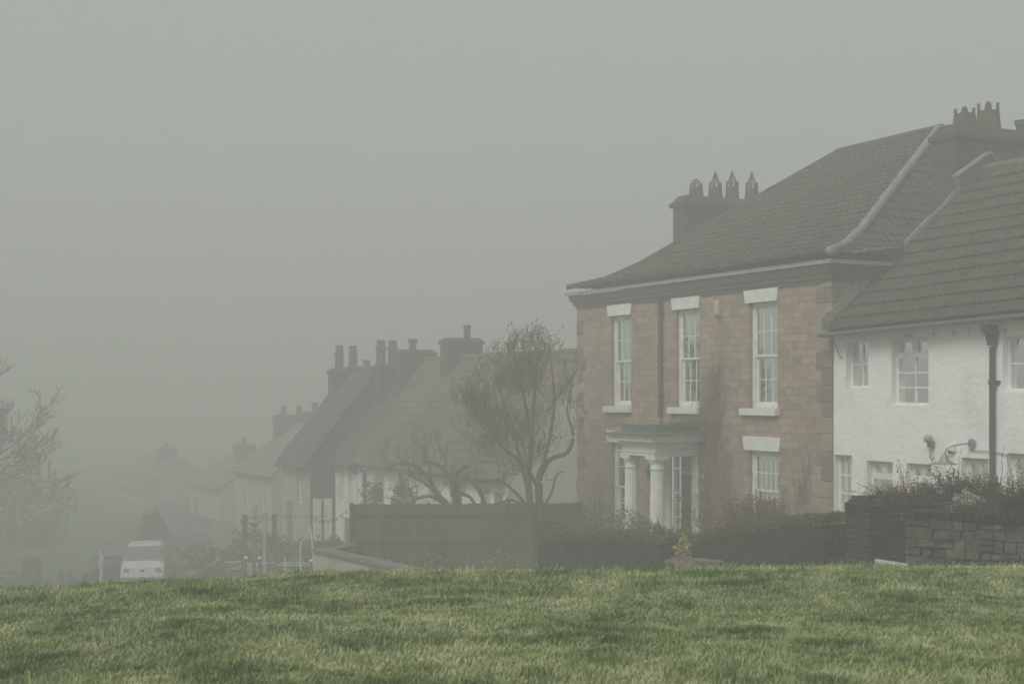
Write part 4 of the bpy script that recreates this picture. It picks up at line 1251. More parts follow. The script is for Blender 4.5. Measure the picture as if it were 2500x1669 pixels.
for pi, (P, Rr) in enumerate(gp):
    for k in range(9 if pi not in (2, 8, 7) else 2):
        i = random.randint(int(len(P) * .35), len(P) - 1)
        grow(limb, twig, P[i].copy(), Vector((random.gauss(-.2, .6), random.gauss(0, .5), random.uniform(.3, 1.2))), random.uniform(.25, .55), .013, 2, None, up=.5, spread=.6, nseg=4, kids=2, shrink=.7, tips=tips, minr=.005)
limb.build('trunk', M['bark'], gt); twig.build('twigs', M['twig'], gt, recalc=False)

random.seed(5)
# --- big bare trees at the left
def bare_tree(label, base, H, r, depth, Lf=.30, kids=3, spread=.6, lean=(0, 0), group='bare trees at the left'):
    t = thing('bare_tree', base, label, 'tree', group)
    limb, twig = MB(), MB()
    b = Vector(base)
    top = b + Vector((lean[0], lean[1], H * .26))
    limb.tube([tuple(b - Vector((0, 0, .3))), tuple(b + (top - b) * .5), tuple(top)], [r * 1.3, r, r * .85], 9)
    for k in range(10):
        a = 2 * math.pi * k / 10 + random.random()
        grow(limb, twig, top - Vector((0, 0, random.uniform(0, H * .08))), Vector((math.cos(a) * .9, math.sin(a) * .9, random.uniform(.35, 1.2))), H * Lf, r * .55, depth, None, up=.28, spread=spread, nseg=4, kids=kids, shrink=.70, minr=.013)
    limb.build('trunk', M['bark'], t); twig.build('twigs', M['twig'], t, recalc=False)
    return t
x, y, _ = W(-235, 1400, 54)
bare_tree('large leafless tree at the left edge, spreading dark over the picnic table', (x, y, tz(x, y)), 12.6, .34, 6, .205, 3, .5)
x, y, _ = W(-330, 1400, 62)
bare_tree('leafless tree mostly outside the frame, behind the large one at the left edge', (x, y, tz(x, y)), 8.4, .30, 5, .29, 3)
def mound(name, label, cat, c, rx, ry, rz, n, size, mat, group=None):
    t = thing(name, c, label, cat, group)
    v = rng.normal(size=(n, 3)); v[:, 2] = np.abs(v[:, 2]); v /= np.linalg.norm(v, axis=1)[:, None]
    lump = 1 + .16 * np.sin(v[:, 0] * 7 + c[0]) * np.cos(v[:, 2] * 6) + .12 * np.sin(v[:, 2] * 11 + v[:, 0] * 5 + c[1])
    r = (.72 + .28 * rng.random(n)) * lump
    p = v * r[:, None] * np.array([rx, ry, rz]) + np.array([c[0], c[1], c[2]])
    P, Fq, m = leaf_cloud(p, v, size)
    npmesh('foliage', P, Fq, M[mat], parent=t, rnd=np.repeat(rng.random(m) * .8, 4))
    mb = MB()
    for k in range(5): mb.tube([(c[0] + random.uniform(-.2, .2) * rx, c[1], c[2] - .3), (c[0] + random.uniform(-.5, .5) * rx, c[1], c[2] + rz * .8)], [.06, .02], 5)
    mb.build('stem', M['bark'], t)
for u, v, Y, rx, rz, lab in ((-10, 1400, 74, 4.0, 5.0, 'dark evergreen mass beneath the bare trees at the left edge'), 
                             (372, 1400, 70, .75, 1.35, 'rounded bush rising behind the white van'), (60, 1400, 58, .0, 0, '')):
    if not lab: continue
    x, y, _ = W(u, v, Y)
    mound('evergreen_bush', lab, 'bush', (x, y, tz(x, y)), rx, rx * .8, rz, 5000, .12, 'hedge', 'dark bushes in the fog')

# ================================================================== FENCE
A = Vector(W(1418, 1220, 36.6)); B = Vector(W(858, 1229, 36.1)); A.z = B.z = -2.84
fn = thing('wooden_fence', ((A.x + B.x) / 2, (A.y + B.y) / 2, -4.8), 'tall brown board fence running from the stone house to the left', 'fence')
fd = (B - A); FL = fd.length; fd.normalize(); fo = Vector((fd.y, -fd.x, 0))
if fo.y > 0: fo = -fo
def FF(a, b, z): q = A + fd * a + fo * b; return (q.x, q.y, z)
npn = 3; pw = FL / npn
for k in range(npn):
    mb = MB(FF); a = k * pw + .044
    while a < (k + 1) * pw - .05:
        w = .135; mb.box(a, min(a + w, (k + 1) * pw - .04), random.uniform(-.008, .0), .014 + random.uniform(0, .012), -5.3, -2.86 + random.uniform(-.014, .012)); a += w + .0004
    for z in (-3.10, -3.80): mb.box(k * pw + .052, (k + 1) * pw - .052, .030, .068, z - .045, z + .04)
    mb.build('fence_panel', M['fence'], fn)
for k in range(npn + 1):
    mb = MB(FF); mb.box(k * pw - .05, k * pw + .05, -.03, .07 , -5.4, -2.82); mb.build('post', M['fence'], fn)

# ================================================================== HEDGES
def hedge(name, label, line, thick, n, size, core=True):
    """line: list of (x, y, ztop, zbottom)"""
    c = line[len(line) // 2]
    t = thing(name, (c[0], c[1], c[3]), label, 'hedge', 'clipped hedges in front of the stone house')
    L = np.array(line, dtype=float)
    seg = np.linalg.norm(np.diff(L[:, :2], axis=0), axis=1); cum = np.concatenate([[0], np.cumsum(seg)])
    def pos(a):
        return [np.interp(a, cum, L[:, i]) for i in range(4)]
    tot = cum[-1]
    a = rng.random(n) * tot
    x, y, zt, zb = pos(a)
    d = (L[-1, :2] - L[0, :2]) / np.linalg.norm(L[-1, :2] - L[0, :2]); q = np.array([-d[1], d[0]])
    which = rng.random(n)
    side = np.where(which < .42, -1, np.where(which < .62, 1, 0))     # faces and top
    hh = rng.random(n); off = (rng.random(n) * 2 - 1)
    end = rng.random(n) < .08
    lat = np.where(side == 0, off * thick / 2, side * thick / 2)
    z = np.where(side == 0, zt, zb + (zt - zb) * hh)
    # shaggy: noise on the surface and a rounded shoulder
    nz = (vnoise(a * 1.0, z * 1.0, 2.2, 4) - .5) * .12 + (vnoise(a, z, 6, 5) - .5) * .06
    shoulder = np.clip((z - (zt - .16)) / .16, 0, 1)
    lat = lat * (1 - .22 * shoulder ** 2) + np.sign(lat) * nz
    z = z - np.where(side == 0, .10 * np.abs(off) ** 3, 0) + np.where(side == 0, nz, 0)
    dep = rng.random(n) ** 2 * .10
    lat = lat - np.sign(lat) * dep * (side != 0); z = z - dep * (side == 0)
    a2 = np.where(end, np.where(rng.random(n) < .5, 0, tot), a)
    xe, ye, _, _ = pos(a2)
    lat = np.where(end, off * thick / 2, lat)
    X = xe + q[0] * lat + rng.normal(size=n) * .008; Yy = ye + q[1] * lat + rng.normal(size=n) * .012
    Z = z + rng.normal(size=n) * .008
    stray = rng.random(n) < .01; Z = Z + stray * (side == 0) * rng.random(n) * .10
    pts = np.stack([X, Yy, Z], 1)
    nr = np.stack([q[0] * side, q[1] * side, (side == 0) * 1.0], 1)
    P, Fq, m = leaf_cloud(pts, nr, size, .9)
    rv = np.clip(rng.random(n) * .75 + .25 * vnoise(a, z, 1.5, 7) + (side == 0) * .42, 0, 1)  # top leaves tinted lighter: the lit crown is put into leaf colour
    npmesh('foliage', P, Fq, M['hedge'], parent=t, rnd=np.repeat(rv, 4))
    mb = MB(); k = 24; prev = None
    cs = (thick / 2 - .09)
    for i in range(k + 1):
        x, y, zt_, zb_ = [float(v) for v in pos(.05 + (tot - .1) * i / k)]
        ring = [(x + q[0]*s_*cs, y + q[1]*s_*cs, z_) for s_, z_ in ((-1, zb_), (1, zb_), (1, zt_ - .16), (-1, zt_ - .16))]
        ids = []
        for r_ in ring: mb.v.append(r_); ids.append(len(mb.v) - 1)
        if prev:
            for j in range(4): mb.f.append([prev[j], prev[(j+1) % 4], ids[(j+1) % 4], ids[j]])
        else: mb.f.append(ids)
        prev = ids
    mb.f.append(prev); mb.build('branches', M['hedge_core'], t)  # solid core box inside the leaves, coloured dark for inner shade
    return t
def hp(u, v, Y): x, y, z = W(u, v, Y); return (x, y, z, tz(x, y) - .4)
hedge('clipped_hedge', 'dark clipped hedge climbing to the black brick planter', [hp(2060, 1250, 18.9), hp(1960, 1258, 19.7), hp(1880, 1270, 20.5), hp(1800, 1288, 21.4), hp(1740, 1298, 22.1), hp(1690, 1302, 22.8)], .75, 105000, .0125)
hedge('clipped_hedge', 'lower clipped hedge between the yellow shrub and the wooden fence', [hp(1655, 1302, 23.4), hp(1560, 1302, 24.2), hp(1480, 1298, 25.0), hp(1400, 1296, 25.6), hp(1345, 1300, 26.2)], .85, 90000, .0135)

# ================================================================== GARDEN PLANTS
bush('garden_shrub', 'olive shrub with pale leaves in front of the porch columns', 'shrub', (*W(1540, 1330, 27.5)[:2], -3.66), 1.2, .7, .70, 12000, .024, 'shrub_olive', group='garden shrubs')
bush('garden_shrub', 'loose twiggy shrub at the left corner of the stone house', 'shrub', (*W(1455, 1330, 30.5)[:2], -4.2), .55, .5, 1.05, 900, .03, 'shrub_olive', group='garden shrubs', stems=40, spiky=.3)
t_ = bush('garden_shrub', 'round russet shrub beneath the right-hand ground floor window', 'shrub', (*W(1850, 1330, 25.5)[:2], -3.08), .90, .6, .66, 12000, .020, 'shrub_maroon', 'twig_red', group='garden shrubs', stems=160, spiky=.05)
for u, h in ((1610, .42), (1640, .34), (1668, .36), (1690, .28)):
    x, y, _ = W(u, 1300, 26.5)
    bush('conical_shrub', {1610: 'small dark conical evergreen at the foot of the near column', 1640: 'small pointed evergreen left of the front door', 1668: 'small pointed evergreen below the front door', 1690: 'smallest pointed evergreen, right of the front door'}[u], 'shrub',
         (x, y, -3.55 + .35), .13, .13, h, 700, .025, 'shrub_green', group='pointed evergreens by the door', stems=4)
yc = W(1668, 1352, 21.6)
bush('yellow_shrub', 'small shrub with pale yellow leaves in the gap of the hedge', 'shrub', (yc[0], yc[1], yc[2] - .22), .15, .13, .28, 330, .024, 'shrub_yellow', stems=8)

# creepers on the stone front
def creeper(name, label, s0, z0, spread, height, n, leafn, cols_, bias=0.0, hang=False, centers=None):
    t = thing(name, F(s0, 0, -3.9), label, 'climbing plant', 'bare creepers on the stone front')
    mb = MB(F); pts_all = []
    for k in range(n):
        s = s0 + random.gauss(0, spread * .5); z = z0; t_ = -.03
        top = z0 + height * (random.random() ** .55)
        P = [(s, t_, z)]; ds = 0
        while z < top:
            z += random.uniform(.08, .18)
            f = (z - z0) / height
            cs_ = np.interp(f, [c_[0] for c_ in centers], [c_[1] for c_ in centers]); sp = np.interp(f, [c_[0] for c_ in centers], [c_[2] for c_ in centers])
            ds = ds * .7 + random.gauss(0, .045) + (cs_ + (k / n - .5) * 2 * sp * .7 - s) * .10
            s += ds; P.append((s, -.03 - random.random() * .06, z))
        if len(P) < 3: continue
        mb.tube(P, [lerp(.012, .004, i / len(P)) for i in range(len(P))], 4, caps=False)
        pts_all += P
        if random.random() < .75:
            for _ in range(3):
                i = random.randrange(len(P)); q = P[i]; R_ = [q]
                dx = random.gauss(0, .07); dz = random.uniform(-.08, .06)
                for j in range(random.randint(3, 9)):
                    q = (q[0] + dx + random.gauss(0, .02), -.02 - random.random() * .10, q[2] + dz); dz -= .012; R_.append(q)
                mb.tube(R_, .004, 3, caps=False); pts_all += R_
    mb.build('stem', M['creeper'], t, recalc=False)
    idx = rng.integers(0, len(pts_all), leafn)
    base = np.array([F(*pts_all[i]) for i in idx]) + rng.normal(size=(leafn, 3)) * .045
    P, Fq, m = leaf_cloud(base, None, .020)
    npmesh('foliage', P, Fq, M['creeper_leaf'], parent=t, rnd=np.repeat(rng.random(m), 4))
creeper('bare_creeper', 'tall russet creeper climbing the stone front beside the porch', 3.6, -3.9, 1.0, 4.95, 115, 3600, None,
        centers=[(0, 3.9, .85), (.35, 4.1, .75), (.6, 4.15, .55), (.75, 4.05, .28), (1.0, 3.75, .22)])
creeper('bare_creeper', 'small dead creeper with a dark top right of the ground floor window', .95, -3.7, .3, 2.75, 14, 500, None,
        centers=[(0, .9, .30), (.5, .95, .25), (.8, .95, .3), (1.0, .95, .50)])
creeper('bare_creeper', 'thin trained stem close beside the right-hand ground floor window', 1.5, -3.8, .1, 2.4, 6, 260, None,
        centers=[(0, 1.5, .06), (1.0, 1.5, .06)])
# tangle hanging over the porch roof
pt2 = np.array([F(4.3 + rng.normal() * .28, -.45 + rng.normal() * .28, -.71 + abs(rng.normal()) * .07) for _ in range(420)])
P, Fq, m = leaf_cloud(pt2, None, .03)
tang = thing('creeper_tangle', F(4.3, -.5, -.4), 'dark dead tangle of creeper lying on the porch roof', 'climbing plant')
npmesh('foliage', P, Fq, M['shrub_red'], parent=tang, rnd=np.repeat(rng.random(m) * .6, 4))
# white trellis beside the door
tr = thing('white_trellis', F(4.35, -.6, -4), 'narrow white trellis post with vines at the right side of the porch', 'trellis')
mb = MB(F)
for s_ in (-.95, -.75): mb.box(4.30, 4.33, s_, s_ + .03, -4.3, -1.43)
for k in range(5):
    z = -3.9 + k * .55; mb.box(4.302, 4.328, -.919, -.751, z, z + .03)
mb.build('lattice', M['white_paint'], tr)

# ================================================================== BLACK BRICK PLANTER
def pxy(u, v, z): Y = -z * FOC / (v - 961); return ((u - 1250) / FOC * Y, Y)
ZP = -1.365
P0 = pxy(2124, 1234, ZP); P1 = pxy(2063, 1226, ZP); P2 = pxy(2078, 1218.5, ZP); P3 = (6.6, 18.75); P4 = (6.75, 17.75)
plan = [P0, P1, P2, P3, P4]
pl = thing('brick_planter', (P0[0], P0[1], -2.4), 'raised bed of black engineering brick at the end of the hedge', 'planter')
def brick_run(mb, mo, a, b, z0, z1, soldier=True, ch=.075, bl=.225):
    a, b = Vector((*a, 0)), Vector((*b, 0)); d = (b - a); L = d.length; d.normalize(); o = Vector((d.y, -d.x, 0))
    def fr(x, y, z): q = a + d * x + o * y; return (q.x, q.y, z)
    m1 = MB(fr); m2 = MB(fr)
    m2.box(.004, L - .004, -.10, -.006, z0, z1 - .012)
    sh = .105 if soldier else 0
    z = z1 - sh; row = 0
    while z > z0:
        x = -(row % 2) * bl / 2
        while x < L:
            x0, x1 = max(x, 0), min(x + bl - .010, L)
            if x1 - x0 > .03:
                e = random.uniform(-.002, .003); m1.box(x0, x1, -.08, e, z - ch + .010, z)
            x += bl
        z -= ch; row += 1
    if soldier:
        x = 0
        while x < L:
            x1 = min(x + .067, L)
            if x1 - x > .02: m1.box(x, x1, -.215, random.uniform(.002, .008), z1 - sh + .008, z1 + random.uniform(-.003, .003))
            x += .075
    return m1, m2
M1, M2 = MB(), MB()
for a, b in ((P1, P0), (P0, P4), (P2, P1), (P3, P2), (P4, P3)):
    x1, x2 = brick_run(None, None, a, b, -2.45, ZP)
    for A_, B_ in ((M1, x1), (M2, x2)):
        o_ = len(A_.v); A_.v += B_.v; A_.f += [[i + o_ for i in f] for f in B_.f]
M1.build('brickwork', M['engineering'], pl, bevel=.004)
M2.build('mortar', M['pale_mortar'], pl)
mb = MB(); cx = sum(p[0] for p in plan) / 5; cy = sum(p[1] for p in plan) / 5
mb.f.append([mb.pt((lerp(p[0], cx, .04), lerp(p[1], cy, .12), ZP - .07)) for p in plan]); mb.build('soil', M['soil'], pl, recalc=False)
# rear wall of the planter stands a little higher
mb = MB(); mb.hexa([(P2[0] + .05, P2[1] - .02, ZP - .3), (P3[0], P3[1], ZP - .3), (P3[0], P3[1] + .2, ZP - .3), (P2[0] + .05, P2[1] + .2, ZP - .3)],
                   [(P2[0] + .05, P2[1] - .02, ZP + .035), (P3[0], P3[1], ZP + .035), (P3[0], P3[1] + .2, ZP + .035), (P2[0] + .05, P2[1] + .2, ZP + .035)])
mb.build('rear_coping', M['engineering'], pl)

# ================================================================== FIELD-STONE WALL
SA = (4.375, 15.5); SB = (7.2, 13.85)
ZS = -1.30
sw = thing('stone_wall', (5.0, 15.0, -2.2), 'low wall of rough grey stones with a black brick coping at the right', 'wall')
a, b = Vector((*SA, 0)), Vector((*SB, 0)); d = (b - a); SL = d.length; d.normalize(); o = Vector((d.y, -d.x, 0))
def SF(x, y, z): q = a + d * x + o * y; return (q.x, q.y, z)
mb = MB(SF); z = ZS - .095; random.seed(21)
def stone_box(mb, x0, x1, z0, z1, y):
    g = .005
    j = lambda k=.014: random.uniform(-k, k)
    f = [(x0 + g + abs(j()), y + j(.012), z0 + g + j(.010)), (x1 - g + j(.008), y + j(.012), z0 + g + j(.010)), (x1 - g - abs(j()), y + j(.012), z1 - g + j(.012)), (x0 + g + j(.008), y + j(.012), z1 - g + j(.012))]
    mb.hexa([(p[0], p[1] - .16, p[2]) for p in f], f)
rows_z = [z]
while rows_z[-1] > -2.25: rows_z.append(rows_z[-1] - random.choice((.065, .08, .095, .115)))
for r in range(len(rows_z) - 1):
    x = 0 if r % 2 == 0 else random.uniform(-.05, .0)
    while x < SL:
        w = random.uniform(.10, .31)
        z1, z0 = rows_z[r], rows_z[r + 1]
        wob = .016 * math.sin(x * 5 + r * 2.1); wob2 = .016 * math.sin(x * 5 + (r + 1) * 2.1)
        if random.random() < .2 and w > .2 and z1 - z0 > .11:
            zm = (z0 + z1) / 2 + random.uniform(-.015, .015)
            stone_box(mb, max(x, 0), min(x + w, SL), z0 + wob2, zm, random.uniform(-.02, .015)); stone_box(mb, max(x, 0), min(x + w, SL), zm, z1 + wob, random.uniform(-.02, .015))
        else: stone_box(mb, max(x, 0), min(x + w, SL), z0 + wob2, z1 + wob, random.uniform(-.022, .020))
        x += w
mb.build('stonework', M['stone'], sw, bevel=.012)
mb = MB(SF); mb.box(.02, SL, -.34, -.05, -2.4, ZS - .09); mb.build('mortar', M['pale_mortar'], sw)
mb = MB(SF)   # left end stones
for r in range(len(rows_z) - 1):
    y = -.36
    while y < -.04:
        w = random.uniform(.12, .2); mb.box(-.004 + random.uniform(-.01, .01), .1, y, min(y + w - .01, -.03), rows_z[r + 1] + .006, rows_z[r] - .004); y += w
mb.build('end_stones', M['stone'], sw, bevel=.012)
mb = MB(SF); x = -.01; k = 0
while x < SL:
    mb.box(x, x + .066, -.36, random.uniform(.006, .022), ZS - .092 + .006 * math.sin(x * 3), ZS + .006 * math.sin(x * 2.3) + random.uniform(-.004, .004)); x += .074
mb.build('coping', M['engineering'], sw, bevel=.005)

# plants growing on the planter and wall
def spray(name, label, base, n, h, spread, mat, leafn, size, tw='twig', group='plants in the raised beds', berries=0, lean=0.0):
    t = thing(name, base, label, 'plant', group)
    mb = MB(); L = []
    for k in range(n):
        a = random.uniform(0, 2 * math.pi); sp = spread * random.random() ** .7
        x0, y0 = base[0] + random.uniform(-.5, .5) * spread, base[1] + random.uniform(-.2, .2) * spread
        hh = h * random.uniform(.5, 1.0)
        P = [(x0, y0, base[2])]
        for j in range(1, 6):
            f = j / 5; P.append((x0 + math.cos(a) * sp * f * f + lean * f * f + random.gauss(0, .012), y0 + math.sin(a) * sp * .5 * f * f, base[2] + hh * (f - .18 * f * f)))
        mb.tube(P, [.006, .0055, .005, .004, .003, .002], 3, caps=False)
        for j in range(1, 6):
            L.append(P[j])
            if random.random() < .6: 
                q = (P[j][0] + random.gauss(0, .05), P[j][1] + random.gauss(0, .03), P[j][2] + random.uniform(.0, .06)); mb.tube([P[j], q], .0022, 3, caps=False); L.append(q)
    mb.build('stem', M[tw], t, recalc=False)
    if leafn:
        L = np.array(L); w = np.where(L[:, 2] - base[2] < h * .55, 1.0, .35); w /= w.sum()
        idx = rng.choice(len(L), leafn, p=w)
        p = L[idx] + rng.normal(size=(leafn, 3)) * np.array([.03, .03, .025])
        P, Fq, m = leaf_cloud(p, None, size)
        npmesh('foliage', P, Fq, M[mat], parent=t, rnd=np.repeat(rng.random(m), 4))
    return t
zb = ZP - .08
def PP(u, Y=17.6, z=zb): return ((u - 1250) / FOC * Y, Y, z)
spray('perennial_plant', 'straggly brown and green plant at the left end of the black planter', PP(2150), 46, .40, .34, 'shrub_olive', 900, .015)
spray('perennial_plant', 'russet dying plant in the middle of the black planter', PP(2205, 17.4), 60, .36, .30, 'shrub_red', 1300, .014, 'twig_red')
spray('perennial_plant', 'dark green leafy plant right of the russet one in the planter', PP(2262, 17.7), 46, .46, .26, 'shrub_green', 1300, .016)
spray('perennial_plant', 'tall seeding stem leaning above the planter in front of the white wall', PP(2322, 17.8), 12, .82, .20, 'shrub_green', 260, .017, lean=-.12)
spray('perennial_plant', 'slender seeding stem in front of the left pair of low windows', PP(2210, 17.9), 5, .72, .10, 'shrub_green', 90, .016, lean=-.08)
spray('perennial_plant', 'bushy green plant under the swan-neck lamp', PP(2345, 17.8), 52, .54, .28, 'shrub_green', 1700, .017)
spray('perennial_plant', 'sparse plant in front of the glazed door at the right', PP(2400, 17.9), 22, .55, .20, 'shrub_green', 500, .017)
spray('grassy_plant', 'dark grassy clump on the stone wall at the right edge', (5.60, 15.35, ZS - .05), 130, .50, .42, 'shrub_green', 1100, .013)
spray('grassy_plant', 'long bare whips rising at the right edge', (5.55, 15.6, ZS - .05), 9, .95, .35, 'shrub_green', 60, .014)
spray('perennial_plant', 'single small sprig at the left corner of the planter', PP(2090, 17.7), 4, .22, .06, 'shrub_green', 90, .013)
spray('perennial_plant', 'low yellow-green creeping plant on top of the stone wall', (5.08, 15.45, ZS - .03), 26, .14, .30, 'shrub_olive', 700, .013)
sx, sy, sz = W(2362, 1236, 15.9)
bush('silver_plant', 'silvery round plant behind the stone wall coping', 'plant', (sx, sy, ZS - .02), .17, .13, .10, 1300, .018, 'shrub_silver', stems=10)
# slim garden stake
mb = MB(); x, y, _ = W(2433, 1200, 16.6); mb.tube([(x, y, -1.9), (x + .005, y, -.98)], .011, 6); o = mb.build('garden_stake', M['wood_grey'], None, org=(x, y, -1.9)); props(o, 'thin wooden stake standing behind the stone wall near the drainpipe', 'stake')

# ================================================================== KERB SLAB AND ROCK
mb = MB(); x0, y0, z0 = W(2140, 1370, 14.6); x1, y1, z1 = W(2222, 1378, 14.3)
mb.hexa([(x0, y0, z0 - .15), (x1, y1, z0 - .15), (x1 + .02, y1 + .16, z0 - .15), (x0 + .02, y0 + .16, z0 - .15)],
        [(x0, y0, z0 + .005), (x1, y1, z0 - .01), (x1 + .02, y1 + .16, z0 + .0), (x0 + .02, y0 + .16, z0 + .015)])
o = mb.build('kerb_stone', M['concrete'], None, org=(x0, y0, z0), bevel=.01); props(o, 'pale kerb stone lying in front of the gap beside the stone wall', 'kerb stone')
x, y, z = W(1700, 1376, 14.9)
bm = bmesh.new(); bmesh.ops.create_icosphere(bm, subdivisions=4, radius=1)
for v in bm.verts:
    c = v.co; n_ = mnoise.fractal(c * 1.6, .9, 2.0, 4)
    f = 1 + .22 * n_
    zz = min(c.z * f, .55 + .1 * n_)
    v.co = Vector((c.x * f * .31 + (.08 if c.x > 0 else 0) * c.x, c.y * f * .22, zz * (.16 - .05 * c.x)))
me = bpy.data.meshes.new('boulder'); bm.to_mesh(me); bm.free()
o = bpy.data.objects.new('boulder', me); col.objects.link(o); o.location = (x, y, z - .04); me.materials.append(M['rock'])
props(o, 'flat grey boulder lying on the crest of the grass below the yellow shrub', 'boulder')

# ================================================================== LOW RETAINING WALL, STEPS, RAILS
lw = thing('garden_wall', (-4.5, 33, -4.8), 'low rendered wall with a sloping stone coping, left of the wooden fence', 'wall')
def wl_(p, q, z0, z1, th, name, m, up=0, lo=-5.6):
    a, b = Vector((*p, 0)), Vector((*q, 0)); d = (b - a); L = d.length; d.normalize(); o = Vector((d.y, -d.x, 0))
    mb = MB(lambda x, y, z: (a.x + d.x*x + o.x*y, a.y + d.y*x + o.y*y, z))
    mb.hexa([(0, -th/2, lo), (L, -th/2, lo), (L, th/2, lo), (0, th/2, lo)], [(0, -th/2, z0), (L, -th/2, z1), (L, th/2, z1), (0, th/2, z0)])
    mb.build(name, m, lw)
    mb = MB(lambda x, y, z: (a.x + d.x*x + o.x*y, a.y + d.y*x + o.y*y, z))
    e = .06; mb.hexa([(-e, -th/2 - e, z0), (L, -th/2 - e, z1), (L, th/2 + e, z1), (-e, th/2 + e, z0)], [(-e, -th/2 - e, z0 + .07), (L, -th/2 - e, z1 + .07), (L, th/2 + e, z1 + .07), (-e, th/2 + e, z0 + .07)])
    mb.build('coping', M['paving'], lw)
wl_((-4.58, 33.0), (-1.6, 27.2), -3.72, -3.55, .28, 'wall_body', M['render_cream'])
wl_((-4.35, 33.05), (-4.15, 36.0), -3.74, -3.95, .28, 'wall_body', M['render_cream'])

hr = thing('handrail', W(700, 1410, 42), 'sloping rusty handrail on white posts leading down the steps', 'handrail')
mb = MB(); p, q = at(658, 1393, 42), at(739, 1311, 42); mb.tube([tuple(p), tuple(q)], .032, 8); mb.build('rail', M['rail_red'], hr)
for u, v in ((662, 1392), (696, 1355), (734, 1317)):
    mb = MB(); p = at(u, v, 42); mb.tube([tuple(p), (p.x, p.y, p.z - 1.25)], .024, 6); mb.build('post', M['white_paint'], hr)
wr = thing('white_railing', W(680, 1420, 44), 'low white horizontal railing beyond the sloping handrail', 'railing')
for v0, v1, ua, ub in ((1372, 1369, 548, 588), (1373, 1374, 625, 790), (1379, 1379, 668, 790)):
    mb = MB(); mb.tube([tuple(at(ua, v0, 45)), tuple(at(ub, v1, 45))], .014, 6); mb.build('rail', M['white_paint'], wr)
for u in (605, 612, 628, 760):
    mb = MB(); p = at(u, 1372, 45); mb.tube([tuple(p), (p.x, p.y, p.z - .8)], .025, 6); mb.build('post', M['white_paint'], wr)
for i, (u, v) in enumerate(((601, 1363), (634, 1364), (760, 1370))):
    p = at(u, v, 44.5); lb = ('white-capped post, leftmost of the three by the low railing', 'white-capped post, middle one of the three by the low railing', 'white-capped post nearest the rendered wall')[i]
    b_ = thing('bollard_light', (p.x, p.y, p.z - .9), lb, 'bollard', 'white-capped posts along the low railing')
    mb = MB(); mb.tube([(p.x, p.y, p.z - .9), tuple(p)], .04, 8); mb.build('post', M['wood_grey'], b_)
    mb = MB(); mb.lathe(tuple(p), [(.07, 0), (.08, .03), (.06, .06), (.02, .08)], 10); mb.build('cap', M['van_white'], b_)
p = at(757, 1286, 43); q = at(763, 1328, 43); mb = MB(); mb.tube([tuple(p), tuple(q), (q.x + .05, q.y, q.z - .8)], .03, 6)
o = mb.build('leaning_pole', M['white_paint'], None, org=(q.x, q.y, q.z - .8)); props(o, 'slim white pole leaning left above the handrail', 'pole')
# festoon lights on three posts
fp = []
for i, (u, v, w, lb) in enumerate(((597, 1259, .07, 'dark timber post, leftmost of three carrying the string of bulbs'), (646, 1254, .055, 'timber post, middle of three carrying the string of bulbs'), (670, 1257, .065, 'dark timber post, rightmost of three carrying the string of bulbs'))):
    p = at(u, v, 46); zb_ = tz(p.x, p.y)
    mb = MB(); mb.box(p.x - w, p.x + w, p.y - w, p.y + w, min(zb_, p.z - 1) - .2, p.z); mb.box(p.x - w - .02, p.x + w + .02, p.y - w - .02, p.y + w + .02, p.z, p.z + .04)
    o = mb.build('timber_post', M['wood_grey' if i != 1 else 'render_cream'], None, org=(p.x, p.y, p.z - 1.5)); props(o, lb, 'post', 'posts of the string lights'); fp.append(p)
fs = thing('string_lights', tuple(fp[0]), 'string of small bulbs sagging between timber posts and away to the fence', 'string lights')
mb = MB(); bl = []
def cat(p, q, sag, n=14, nb=9):
    P = []
    for k in range(n + 1):
        f = k / n; P.append((lerp(p[0], q[0], f), lerp(p[1], q[1], f), lerp(p[2], q[2], f) - sag * 4 * f * (1 - f)))
    mb.tube(P, .008, 4, caps=False)
    for k in range(1, nb):
        f = k / nb; bl.append((lerp(p[0], q[0], f), lerp(p[1], q[1], f), lerp(p[2], q[2], f) - sag * 4 * f * (1 - f) - .05))
cat(fp[0], fp[1], .28); cat(fp[0], fp[1], .06, nb=6); cat(fp[1], fp[2], .12, nb=4)
cat(fp[2], at(800, 1259, 45.5), .03, nb=5); cat(at(760, 1262, 45), at(858, 1235, 40), .25, nb=9)
mb.build('cord', M['iron'], fs)
for b_ in bl:
    m_ = MB(); m_.lathe(b_, [(.012, .03), (.03, 0), (.02, -.03)], 6); m_.build('bulb', M['bulb'], fs)
# dark planting between street and houses
for u, v, Y, rx, rz, lab in ((690, 1420, 50, 3.6, 2.1, 'long dark hedge mass behind the handrail'), (470, 1430, 58, 2.6, 1.3, 'dark low bush right of the white van'), (800, 1400, 46.5, 1.2, 1.2, 'dark shrub against the foot of the white-posted cottage')):
    x, y, _ = W(u, v, Y); zz = W(u, v, Y)[2]
    mound('dark_bush', lab, 'bush', (x, y, zz - .2), rx, rx * .35, rz, 6000, .07, 'hedge', 'dark bushes in the fog')
# low garden plants at the foot of the fence
for i, (u, w) in enumerate(((920, .5), (1060, .6), (1230, .5))):
    x, y, _ = W(u, 1400, 34.8)
    bush('border_plant', ('low scrubby plants at the left end of the fence', 'low scrubby plants at the middle of the fence', 'low scrubby plants at the tree foot by the fence')[i], 'plant', (x, y, tz(x, y)), .9, .4, .35, 1400, .04, 'shrub_olive', group='plants along the fence')

